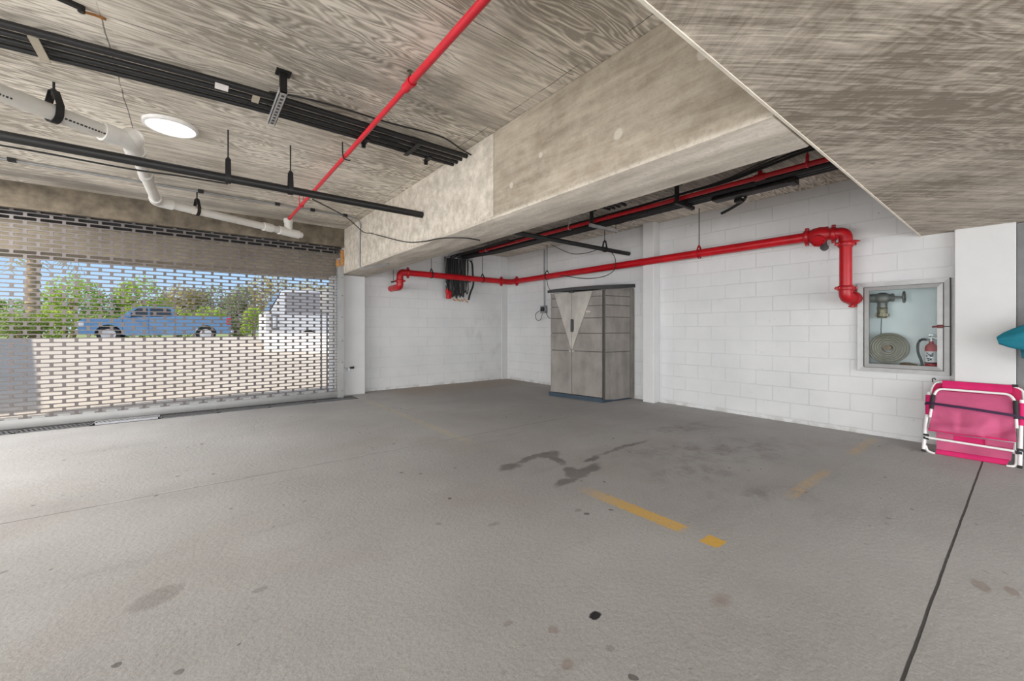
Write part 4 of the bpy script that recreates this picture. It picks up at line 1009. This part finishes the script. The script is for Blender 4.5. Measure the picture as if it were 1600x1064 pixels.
# seat cloth with sag folds
def sag(u, v):
    f = .010*math.sin(PI*v) + .016*v*v*abs(math.sin(2.2*PI*u+.6))*(1 if v > .45 else v/.45)
    f += .012*math.exp(-((v-.72-.18*math.sin(3*u))/.10)**2)*math.sin(2.6*PI*u+.9*v*6)
    f += .007*math.exp(-((u-.25-.2*(v-.5))/.07)**2)*max(0, v-.3) + .010*math.exp(-((u-.72+.35*(v-.6))/.06)**2)*max(0, v-.45)
    return f*2.3
seat = cloth('seat_fabric', ((.585,.585),(.098,.588),(.078,.205),(.625,.203)), .012, 'pink', sag, 44, 30)
cloth('seat_hem', ((.628,.216),(.078,.214),(.079,.198),(.625,.194)), .022, 'hotpink', lambda u, v: .006+.010*abs(math.sin(2.2*PI*u+.6)), 44, 3, seat)
cloth('lower_fabric', ((.574,.20),(.092,.20),(.110,.045),(.566,.038)), -.012, 'pink', lambda u, v: .004*math.sin(5*u+4*v))
cloth('lower_border', ((.566,.046),(.116,.054),(.134,-.001+.006),(.570,.004)), -.006, 'hotpink', lambda u, v: .004*math.sin(PI*v), 24, 6)
pk = cloth('pocket', ((.455,.19),(.262,.19),(.262,.135),(.455,.14)), -.004, 'hotpink', None, 8, 6)
MB().tube([CP(.262,.19,0), CP(.262,.13,0)], .003, 6).build('pocket_seam', M['deeppink'], pk)
cloth('mesh_gusset', ((.112,.112),(.075,.106),(.084,.03),(.130,.004)), -.010, 'meshbag', None, 6, 6)
# front U tube, lower bar, legs
tubeC('arm_hoop', [(.618,.315), (.603,.52), (.575,.594), (.118,.594), (.086,.53), (.078,.31)], .045, 'whitetube', fil=.06)
tubeC('lower_bar', [(.640,.130), (.09,.122)], .035, 'whitetube', fil=0)
for (a, b_) in (((.640,.56),(.653,.008)), ((.052,.56),(.060,.004))):
    lg = tubeC('leg', [a, b_], .012, 'whitetube', r=.0135, fil=0)
    y, z = b_
    MB().cyl(CP(y, z+.012, .012), CP(y, z-.004, .012), .0155, 12).build('foot_cap', M['foam'], lg)
for (a, b_) in (((.640,.53),(.634,.345)), ((.052,.53),(.055,.343))):
    MB().tube([CP(*a, .012), CP(*b_, .012)], .0225, 14).build('arm_sleeve', M['hotpink'], chr_)
for (a, b_) in (((.6035,.53),(.612,.395)), ((.0865,.54),(.080,.385))):
    MB().tube([CP(*a, .045), CP(*b_, .045)], .0165, 12).build('foam_grip', M['foam'], chr_)
tubeC('foot_loop', [(.640,.06,.0), (.628,.012,.0), (.575,.003,.0)], .0, 'whitetube', fil=.03)
tubeC('foot_loop', [(.134,-.002,.006), (.082,.006,.004), (.078,.05,.0), (.078,.14,.0)], .0, 'whitetube', fil=.03)
for (y, z, o) in ((.637,.135,.03), (.640,.158,.012), (.066,.125,.03), (.058,.145,.012), (.090,.680,-.03)):
    MB().box(CP(y,z,o).x-.018, CP(y,z,o).x+.018, y-.019, y+.019, z-.011, z+.011, rot=(0,.4,0), bev=.004).build('joint', M['foam'], chr_)
st_ = []
def strapf(u, v):
    return .0
ms = MB()
S = [(.665,.446,.01), (.646,.445,.052), (.60,.443,.066), (.35,.431,.062), (.10,.410,.066), (.055,.405,.052), (.02,.400,.03), (-.03,.396,.01)]
for s in (0, 1):
    for (y, z, o) in S:
        for dz in (-.011, .011): ms.v.append(CP(y, z+dz, o - s*.003))
n = len(S)
for i in range(n-1):
    a = 2*i; ms.f += [(a, a+1, a+3, a+2), (2*n+a, 2*n+a+2, 2*n+a+3, 2*n+a+1), (a, a+2, 2*n+a+2, 2*n+a), (a+1, 2*n+a+1, 2*n+a+3, a+3)]
ms.build('carry_strap', M['strap'], chr_, sharp=70)

# teal folded beach umbrella sticking in from the right, on a wall hook
tu = thing('teal_beach_umbrella', 'teal folded fabric hanging by the grey door at the right edge', 'folded umbrella', (5.7, -.1, 1.15))
def lobe(p0, p1, r0, r1, mat, name, par, ph=0.0):
    p0, p1 = Vector(p0), Vector(p1); d = (p1-p0).normalized(); a = d.cross(Vector((0,0,1))).normalized(); w = a.cross(d)
    m = MB(); N, K = 14, 28; vs = []; fs = []
    for i in range(N+1):
        t = i/N; r = r0 + (r1-r0)*min(1, t*3.5)**.7
        for k in range(K):
            an = 2*PI*k/K; rr = r*(1 + .10*math.sin(5*an+ph) + .04*math.sin(3*an+2*t))
            vs.append(p0.lerp(p1, t) + a*math.cos(an)*rr*.62 + w*math.sin(an)*rr*(1.05) + Vector((0,0,-.03*math.sin(PI*t))))
    for i in range(N):
        for k in range(K):
            l = (k+1) % K; fs.append((i*K+k, i*K+l, (i+1)*K+l, (i+1)*K+k))
    fs += [tuple(range(K-1,-1,-1)), tuple(N*K+k for k in range(K))]
    return m.add(vs, fs).build(name, M[mat], par, sharp=60)
lobe((5.70, .186, 1.10), (5.72, -.55, 1.27), .030, .125, 'teal', 'folded_canopy', tu)
lobe((5.76, .055, .985), (5.78, -.50, 1.06), .030, .08, 'tealdark', 'folded_flap', tu, 1.0)
MB().cyl((5.73, -.40, 1.22), (6.08, -.40, 1.26), .01, 8).build('hanging_peg', M['whitetube'], tu)

# photo-eye on the pier by the shutter
pe = thing('photo_eye', 'small white sensor with dark tip on the pier beside the shutter', 'sensor', (2.27, 7.72, .5))
MB().box(2.24, 2.275, 7.66, 7.72, .45, .51, bev=.006).build('sensor_body', M['signwhite'], pe)
MB().lathe((2.275, 7.68, .50), (1,-.3,.1), [(0,.016),(.05,.020),(.075,.022),(.08,.012)], 14).build('sensor_lens', M['foam'], pe)
MB().box(2.15, 2.18, 7.70, 7.72, .52, .60).tube([(2.165,7.70,.56),(2.19,7.69,.51),(2.24,7.69,.49)], .006, 6).build('sensor_wire', M['galv'], pe)

# ------------------------------------------------------------------ OUTDOORS
def gzf(y):
    if y < 9.2: return 0.0
    if y < 24: return .85*(y-9.2)/14.8
    if y < 25.6: return .85 - .28*(y-24)/1.6
    return .57
dv = MB(); ys = [9.2] + [9.2+14.8*k/10 for k in range(1, 11)]
for k in range(len(ys)-1):
    dv.add([(-34, ys[k], gzf(ys[k])), (30, ys[k], gzf(ys[k])), (30, ys[k+1], gzf(ys[k+1])), (-34, ys[k+1], gzf(ys[k+1]))], [(0,1,2,3)])
struct('driveway', dv, M['drive'], 'sunlit cream concrete driveway outside the shutter', 'driveway', smooth=False, fix=False)
ap = MB(); quad(ap, -34, 30, 8.1, 9.2, -.002); quad(ap, -8, 6.3, 7.9, 8.1, -.002)
struct('apron', ap, M['drive'], 'shaded concrete strip directly outside the shutter', 'paving', smooth=False, fix=False)
rd = MB().add([(-60,24,.85),(60,24,.85),(60,25.6,.57),(-60,25.6,.57),(60,29,.57),(-60,29,.57)], [(0,1,2,3),(3,2,4,5)])
struct('road', rd, M['road'], 'grey road beyond the driveway', 'road', smooth=False, fix=False)
gr = MB().box(-90, 90, 29, 120, .2, .57)
struct('ground', gr, M['grass'], 'grassy ground behind the road', 'ground', smooth=False, fix=False)
# neighbouring wing that throws the shade at the left of the drive
nb = thing('neighbouring_wing', 'pale wing of the building left of the driveway', 'building', (-8.5, 18, 0))
nb['kind'] = 'structure'
MB().hexa([(-6.55,8.4,-.2),(-9.85,25.2,-.2),(-15,25.2,-.2),(-13,8.4,-.2),(-6.55,8.4,4.0),(-9.85,25.2,4.8),(-15,25.2,4.8),(-13,8.4,4.0)]).build('wing_wall', M['stucco'], nb, smooth=False)

# pickup
tk = thing('pickup_truck', 'blue crew-cab pickup truck parked along the road', 'pickup truck', (-1.15, 27, .57))
GX, GY, GZ = -3.95, 26.05, .57      # nose, near side, ground
LEN = 5.62
def prof(pts): return [(GX+p[0], GZ+p[1]) for p in pts]
def arch(cx, r=.46, z=.40, n=10): return [(cx + r*math.cos(PI*k/n), z + r*math.sin(PI*k/n)) for k in range(n, -1, -1)]
FW, RWh = .99, 4.13+.35-.0
RWh = .93 + 3.62
lower = [(0.0,.45),(.02,.98),(.16,1.10),(1.30,1.16),(1.36,1.18),(3.34,1.28),(3.36,1.335),(LEN,1.335),(LEN+.0,.62),(LEN-.06,.48)]
bot = [(LEN-.1,.40)] + arch(RWh)[::-1] + [(3.4,.36),(1.6,.36)] + arch(FW)[::-1] + [(.3,.40)]
tbod = MB().prism(prof(lower + bot), (0, GY, 0), (1,0,0), (0,0,1), (0,1,0), 0, 1.95)
bodyo = tbod.build('body', M['truckblue'], tk, sharp=30)
cabp = [(1.28,1.15),(1.86,1.66),(2.05,1.74),(3.15,1.745),(3.30,1.70),(3.34,1.25)]
MB().prism(prof(cabp), (0, GY+.10, 0), (1,0,0), (0,0,1), (0,1,0), 0, 1.75).build('cab', M['truckblue'], tk, sharp=30)
for poly in ([(1.58,1.22),(1.95,1.63),(2.33,1.66),(2.33,1.25)], [(2.42,1.25),(2.42,1.66),(3.02,1.66),(3.18,1.6),(3.2,1.27)]):
    MB().prism(prof(poly), (0, GY+.10, 0), (1,0,0), (0,0,1), (0,1,0), -.012, .01).build('side_window', M['darkglass'], tk, smooth=False)
for cx in (FW, RWh):
    for yy, s in ((GY+.02, 1), (GY+1.66, 1)):
        wh = MB().lathe((GX+cx, yy, GZ+.40), (0,1,0), [(0,.27),(.0,.36),(.03,.40),(.24,.40),(.27,.36),(.27,.25)], 28).build('wheel', M['tyre'], tk)
        rm = MB().lathe((GX+cx, yy-.004, GZ+.40), (0,1,0), [(0,.27),(.0,.255),(.02,.24),(.05,.235)], 28)
        for k in range(6):
            a = 2*PI*k/6; c = Vector((GX+cx+.13*math.cos(a), yy+.02, GZ+.40+.13*math.sin(a)))
            rm.box(c.x-.12, c.x+.12, yy-.006, yy+.02, c.z-.035, c.z+.035, rot=(0, -a, 0))
        rm.cyl((GX+cx, yy-.01, GZ+.40), (GX+cx, yy+.03, GZ+.40), .06, 14)
        rm.build('rim', M['rim'], wh)
MB().box(GX-.06, GX+.10, GY+.02, GY+1.93, GZ+.40, GZ+.66, bev=.04).build('front_bumper', M['clear'], tk)
MB().box(GX+LEN-.04, GX+LEN+.12, GY+.05, GY+1.9, GZ+.46, GZ+.64, bev=.03).build('rear_bumper', M['chrome'], tk)
for yy in (GY-.008, GY+1.7): MB().box(GX-.01, GX+.22, yy, yy+.25, GZ+.74, GZ+1.0, bev=.03).build('headlight', M['clear'], tk)
for yy in (GY-.010, GY+1.80): MB().box(GX+LEN-.20, GX+LEN+.012, yy, yy+.16, GZ+.88, GZ+1.24, bev=.02).build('tail_light', M['tail'], tk)
MB().box(GX+1.62, GX+1.76, GY-.17, GY+.10, GZ+1.20, GZ+1.40, bev=.03).build('mirror', M['truckblue'], tk)
for a, z in ((2.18, 1.08), (3.02, 1.10)): MB().box(GX+a, GX+a+.18, GY-.014, GY+.004, GZ+z, GZ+z+.03).build('door_handle', M['truckblue'], tk)
for a, z0, z1 in ((1.46,.42,1.18), (2.37,.40,1.24), (3.34,.38,1.28)): MB().box(GX+a, GX+a+.01, GY-.003, GY+.01, GZ+z0, GZ+z1).build('door_seam', M['tyre'], tk)

# white van
vn = thing('white_van', 'white van nose at the right of the driveway seen through the shutter', 'van', (4.5, 19, .5))
VG = gzf(18)
vp = [(2.24, VG+.28),(2.24,1.82),(2.42,1.90),(2.80,2.70),(3.1,2.80),(7.5,2.85),(7.5,VG+.28),(6.9,VG+.28)] + [(6.5+.4*math.cos(PI*k/8), VG+.28+.4*math.sin(PI*k/8)) for k in range(0, 9)] + [(3.75+.4*math.cos(PI*k/8), VG+.28+.4*math.sin(PI*k/8)) for k in range(0, 9)]
MB().prism(vp, (0, 18, 0), (1,0,0), (0,0,1), (0,1,0), 0, 2.0).build('body', M['vanwhite'], vn, sharp=30)
MB().prism([(2.90,1.83),(2.90,2.66),(4.5,2.74),(4.5,1.83)], (0, 18, 0), (1,0,0), (0,0,1), (0,1,0), -.015, .02).build('side_window', M['vanglass'], vn, smooth=False)
MB().prism([(2.40,1.90),(2.78,2.66),(2.77,2.70),(2.36,1.93)], (0, 18.15, 0), (1,0,0), (0,0,1), (0,1,0), 0, 1.7).build('windscreen', M['darkglass'], vn, smooth=False)
mr = MB().box(2.38, 2.60, 17.72, 17.80, 1.20, 1.80, bev=.05).build('mirror', M['post'], vn)
MB().box(2.44, 2.56, 17.712, 17.722, 1.27, 1.70, bev=.004).build('mirror_glass', M['clear'], mr)
MB().box(2.46, 2.50, 17.78, 18.0, 1.60, 1.66).build('mirror_arm', M['post'], mr)
for cx in (3.75, 6.5): MB().lathe((cx, 18.02, VG+.34), (0,1,0), [(0,.2),(0,.31),(.03,.34),(.22,.34),(.24,.2)], 24).build('wheel', M['tyre'], vn)
# added white slab turned to catch sun, whitening the view below the van
gw0, gw1 = Vector((2.05, 17.0, 0)), Vector((5.2, 14.6, 0)); gd_ = (gw1-gw0).normalized(); gn = Vector((-gd_.y, gd_.x, 0))*.2
gp_ = [gw0, gw1, gw1+gn, gw0+gn]
tag(MB().hexa([(p.x, p.y, gzf(p.y)-.02) for p in gp_] + [(p.x, p.y, 1.10) for p in gp_]).build('added_white_slab', M['whiteslab'], None, smooth=False), 'added white slab angled to the sun in front of the white van', 'added slab')
# sign on two posts near the shutter
sg = thing('driveway_sign', 'red and white sign on two grey posts outside the shutter', 'sign', (2.12, 8.85, 0))
for x in (2.068, 2.177): MB().cyl((x, 8.85, 0), (x, 8.85, 1.56), .016, 10).build('post', M['post'], sg)
pn = MB().box(2.04, 2.34, 8.82, 8.835, 1.56, 1.98).build('sign_panel', M['signwhite'], sg, smooth=False)
for z in (1.585, 1.665, 1.745, 1.825): MB().box(2.20, 2.335, 8.814, 8.821, z, z+.05).build('red_band', M['signred'], pn, smooth=False)

# vegetation
def foliage(blobs, n, size, seed, mat, name, parent, flat=.5):
    rnd = random.Random(seed); m = MB(); vs = []; fs = []
    tot = sum(b[3]*b[4] for b in blobs)
    for (cx, cy, cz, rx, rz) in blobs:
        k_ = int(n*rx*rz/tot)
        for _ in range(k_):
            a = rnd.uniform(0, 2*PI); u = rnd.uniform(-1, 1); r = rnd.uniform(.62, 1.04)
            s = math.sqrt(1-u*u)
            p = Vector((cx + rx*r*s*math.cos(a), cy + rx*.7*r*s*math.sin(a), cz + rz*r*u))
            L_ = size*rnd.uniform(.6, 1.4); W2 = L_*rnd.uniform(.28, .5)
            d = Vector((rnd.gauss(0,1), rnd.gauss(0,1), rnd.gauss(0,.8))).normalized(); e = d.cross(Vector((rnd.gauss(0,1), rnd.gauss(0,1), rnd.gauss(0,1)))).normalized()
            o = len(vs)
            vs += [p - d*L_*.5, p + e*W2*.5, p + d*L_*.5, p - e*W2*.5]; fs.append((o, o+1, o+2, o+3))
    m.add(vs, fs); return m.build(name, M[mat], parent, smooth=False, fix=False)
GR = .57
def tree(name, lab, x, y, w, h, mat, seed, n=3200, size=.20, trunk=True, cat='tree', group='trees behind the road', low=.25):
    t = thing(name, lab, cat, (x, y, GR), group); rnd = random.Random(seed)
    blobs = [(x, y, GR + h*.6, w*.42, h*.36)]
    for k in range(7):
        a = rnd.uniform(0, 2*PI)
        blobs.append((x + w*.32*math.cos(a), y + .25*w*math.sin(a), GR + h*rnd.uniform(low, .78), w*rnd.uniform(.18,.28), h*rnd.uniform(.14,.22)))
    foliage(blobs, n, size, seed, mat, 'foliage', t)
    br = MB().tube(spline([(x, y, GR-.05), (x+.05*w, y, GR+h*.3), (x-.02*w, y, GR+h*.6)]), .05+.02*h, 8)
    for k in range(4):
        a = 1.3*k; br.tube([(x, y, GR+h*.35), (x+.2*w*math.cos(a), y+.15*w*math.sin(a), GR+h*.62)], .03, 6)
    br.build('trunk' if trunk else 'stem', M['bark'], t)
    return t
T = [(-7.6, 34, 3.0, 2.4, 'leaf_mid', 'mid green bush at the far left of the view outside', 'leafy_bush'),
     (-5.2, 33, 2.6, 3.9, 'leaf_bright', 'bright green tree just right of the palm trunk', 'leafy_tree'),
     (-3.6, 34, 2.4, 2.9, 'leaf_mid', 'low green tree behind the hood of the pickup', 'leafy_tree'),
     (-2.3, 33, 2.6, 4.0, 'leaf_bright', 'rounded yellow-green tree behind the pickup cab', 'leafy_tree'),
     (-.6, 35, 2.8, 3.8, 'leaf_olive', 'olive tree behind the pickup bed', 'leafy_tree'),
     (1.2, 35, 3.2, 3.9, 'leaf_dull', 'grey-green tree to the right of the pickup', 'leafy_tree'),
     (2.9, 34, 2.6, 3.9, 'leaf_dull', 'dull green tree left of the brown-topped tree', 'leafy_tree'),
     (4.6, 33, 3.2, 4.8, 'leaf_olive', 'brown-green tree above the white van nose', 'leafy_tree'),
     (6.9, 33, 3.4, 4.5, 'leaf_olive', 'brownish tree at the right behind the sign', 'leafy_tree')]
for i, (x, y, w, h, mt, lab, nm) in enumerate(T): tree(nm, lab, x, y, w, h, mt, 100+i)
S_ = [(-8.2, 30.6, 2.2, 1.7, 'leaf_bright'), (-6.6, 30.2, 2.2, 1.8, 'leaf_mid'), (-5.1, 30.4, 2.0, 1.8, 'leaf_bright'), (-3.6, 30.3, 2.2, 1.7, 'leaf_mid'), (-2.2, 30.2, 2.0, 2.1, 'leaf_bright'), (-.7, 30.3, 2.0, 2.0, 'leaf_bright'), (.8, 30.2, 1.9, 2.1, 'leaf_bright'), (2.1, 30.4, 1.6, 1.4, 'leaf_dull'), (3.0, 29.6, 1.3, 2.1, 'leaf_bright')]
SL = ['green shrub at the left edge of the hedge', 'mid green shrub under the palm trunk', 'bright shrub left of the pickup nose', 'green shrub behind the pickup hood', 'yellow-green shrub behind the pickup cab', 'bright shrub behind the front of the pickup bed', 'yellow-green shrub above the pickup tailgate', 'dull low shrub behind the pickup tail', 'bright green shrub between pickup and white van']
for i, (x, y, w, h, mt) in enumerate(S_): tree('garden_shrub', SL[i], x, y, w, h, mt, 200+i, 2000, .15, False, 'shrub', 'shrubs along the road', .2)
# palm
pm = thing('palm_tree', 'palm with thick fibrous trunk at the left outside', 'palm tree', (-6.2, 31, GR), 'trees behind the road')
MB().tube(spline([(-6.15, 31, GR-.05), (-6.2, 31, 2.0), (-6.24, 31, 3.4), (-6.2, 31, 4.8), (-6.15, 31, 5.7)]), [.26 + .05*math.sin(2.4*k) for k in range(33)], 14).build('trunk', M['bark'], pm)
fr = MB(); rnd = random.Random(5)
for k in range(16):
    a = 2*PI*k/16 + rnd.uniform(-.2, .2); R_ = rnd.uniform(1.1, 1.9); dr2 = rnd.uniform(.6, 1.6)
    sp4 = spline([(-6.15, 31, 5.7), (-6.15+.5*R_*math.cos(a), 31+.5*R_*math.sin(a), 6.0), (-6.15+R_*math.cos(a), 31+R_*math.sin(a), 5.7-dr2)], 8)
    for q in range(1, len(sp4)):
        p = sp4[q]; d = (sp4[q]-sp4[q-1]).normalized(); s_ = d.cross(Vector((0,0,1))).normalized()
        for sgn in (-1, 1):
            e = (s_*sgn + d*.5 + Vector((0,0,-.6))).normalized()*.5
            fr.add([p, p + d*.05, p + e, p + e*.5 - d*.03], [(0,1,2,3)])
fr.build('frond', M['leaf_olive'], pm, smooth=False, fix=False)

# ------------------------------------------------------------------ CAMERA
F_PX = 638.0
cam = bpy.data.cameras.new('camera'); co = bpy.data.objects.new('camera', cam); COL.objects.link(co)
cam.sensor_width = 36; cam.sensor_fit = 'HORIZONTAL'; cam.lens = F_PX/1600*36
cam.shift_y = -17.0/1600; cam.clip_end = 400; cam.clip_start = .02
co.location = (0, 0, 1.2)
yaw = math.atan2(638, 811)        # angle of the view direction from +Y toward +X
fwd = Vector((638/1031.87, 811/1031.87, 0))
co.rotation_euler = (PI/2, 0, -math.atan2(fwd.x, fwd.y))
scn.camera = co

# ------------------------------------------------------------------ LIGHT
w = bpy.data.worlds.new('sky'); scn.world = w; w.use_nodes = True; nt = w.node_tree; nt.nodes.clear()
wo = nt.nodes.new('ShaderNodeOutputWorld'); bg = nt.nodes.new('ShaderNodeBackground'); nt.links.new(bg.outputs[0], wo.inputs[0])
tc = nt.nodes.new('ShaderNodeTexCoord'); sx = nt.nodes.new('ShaderNodeSeparateXYZ'); nt.links.new(tc.outputs['Generated'], sx.inputs[0])
rp = nt.nodes.new('ShaderNodeValToRGB'); nt.links.new(sx.outputs[2], rp.inputs[0])
e = rp.color_ramp.elements; e[0].position = 0.0; e[0].color = (.62, .78, .97, 1); e[1].position = 1.0; e[1].color = (.46, .54, .70, 1)
k = e.new(.12); k.color = (.42, .66, .97, 1); k = e.new(.22); k.color = (.46, .58, .78, 1)
nt.links.new(rp.outputs[0], bg.inputs[0]); bg.inputs[1].default_value = 1.0

def lamp(name, typ, loc, energy, color=(1,1,1), **k):
    d = bpy.data.lights.new(name, typ); d.energy = energy; d.color = color
    for a, v in k.items(): setattr(d, a, v)
    o = bpy.data.objects.new(name, d); COL.objects.link(o); o.location = loc; return o
sun = lamp('sun', 'SUN', (0,0,20), 4.5, (1, .94, .86), angle=.009)
sun.rotation_euler = Vector((1.2, .17, -1.0)).to_track_quat('-Z', 'Y').to_euler()
def area(name, loc, target, sx_, sy_, energy, color):
    o = lamp(name, 'AREA', loc, energy, color, shape='RECTANGLE', size=sx_, size_y=sy_)
    o.rotation_euler = (Vector(target)-Vector(loc)).to_track_quat('-Z', 'Y').to_euler(); return o
area('left_side_fill', (-7.6, 1.5, 1.3), (4, 1.8, 1.3), 9.0, 2.4, 310, (1, .985, .965))  # added area fill from the left, standing in for unseen daylight
area('upward_fill_left', (-7.4, 1.0, .25), (-3.6, 1.8, 2.9), 9.0, 1.4, 500, (1, .99, .975))  # added fill aimed upward from the left to brighten the ceiling
area('upward_fill_rear', (-.5, -5.6, .25), (-.2, -2.0, 2.9), 11.0, 1.4, 380, (1, .99, .975))  # added fill aimed upward behind the camera, for the ceiling
area('rear_side_fill', (-.5, -6.6, 1.5), (.6, 6, 1.2), 12.0, 2.3, 330, (1, .985, .97))  # added broad fill behind the camera, lifts the walls and far floor
for x_, y_, e_ in ((-2.6, -2.8, 12), (4.4, -2.8, 40), (-2.2, 3.4, 50), (-2.4, 6.2, 135)): area('overhead_fill', (x_, y_, 2.93), (x_, y_, 0), 1.6, 1.0, e_, (1, .975, .94))  # added overhead fill panels out of view, without fixtures

# ------------------------------------------------------------------ VIEW
scn.view_settings.view_transform = 'Standard'; scn.view_settings.look = 'None'
scn.view_settings.gamma = 1.0; scn.view_settings.exposure = 0.10; scn.view_settings.use_curve_mapping = False
scn.cycles.use_denoising = True
scn.cycles.max_bounces = 10; scn.cycles.diffuse_bounces = 6; scn.cycles.transparent_max_bounces = 12
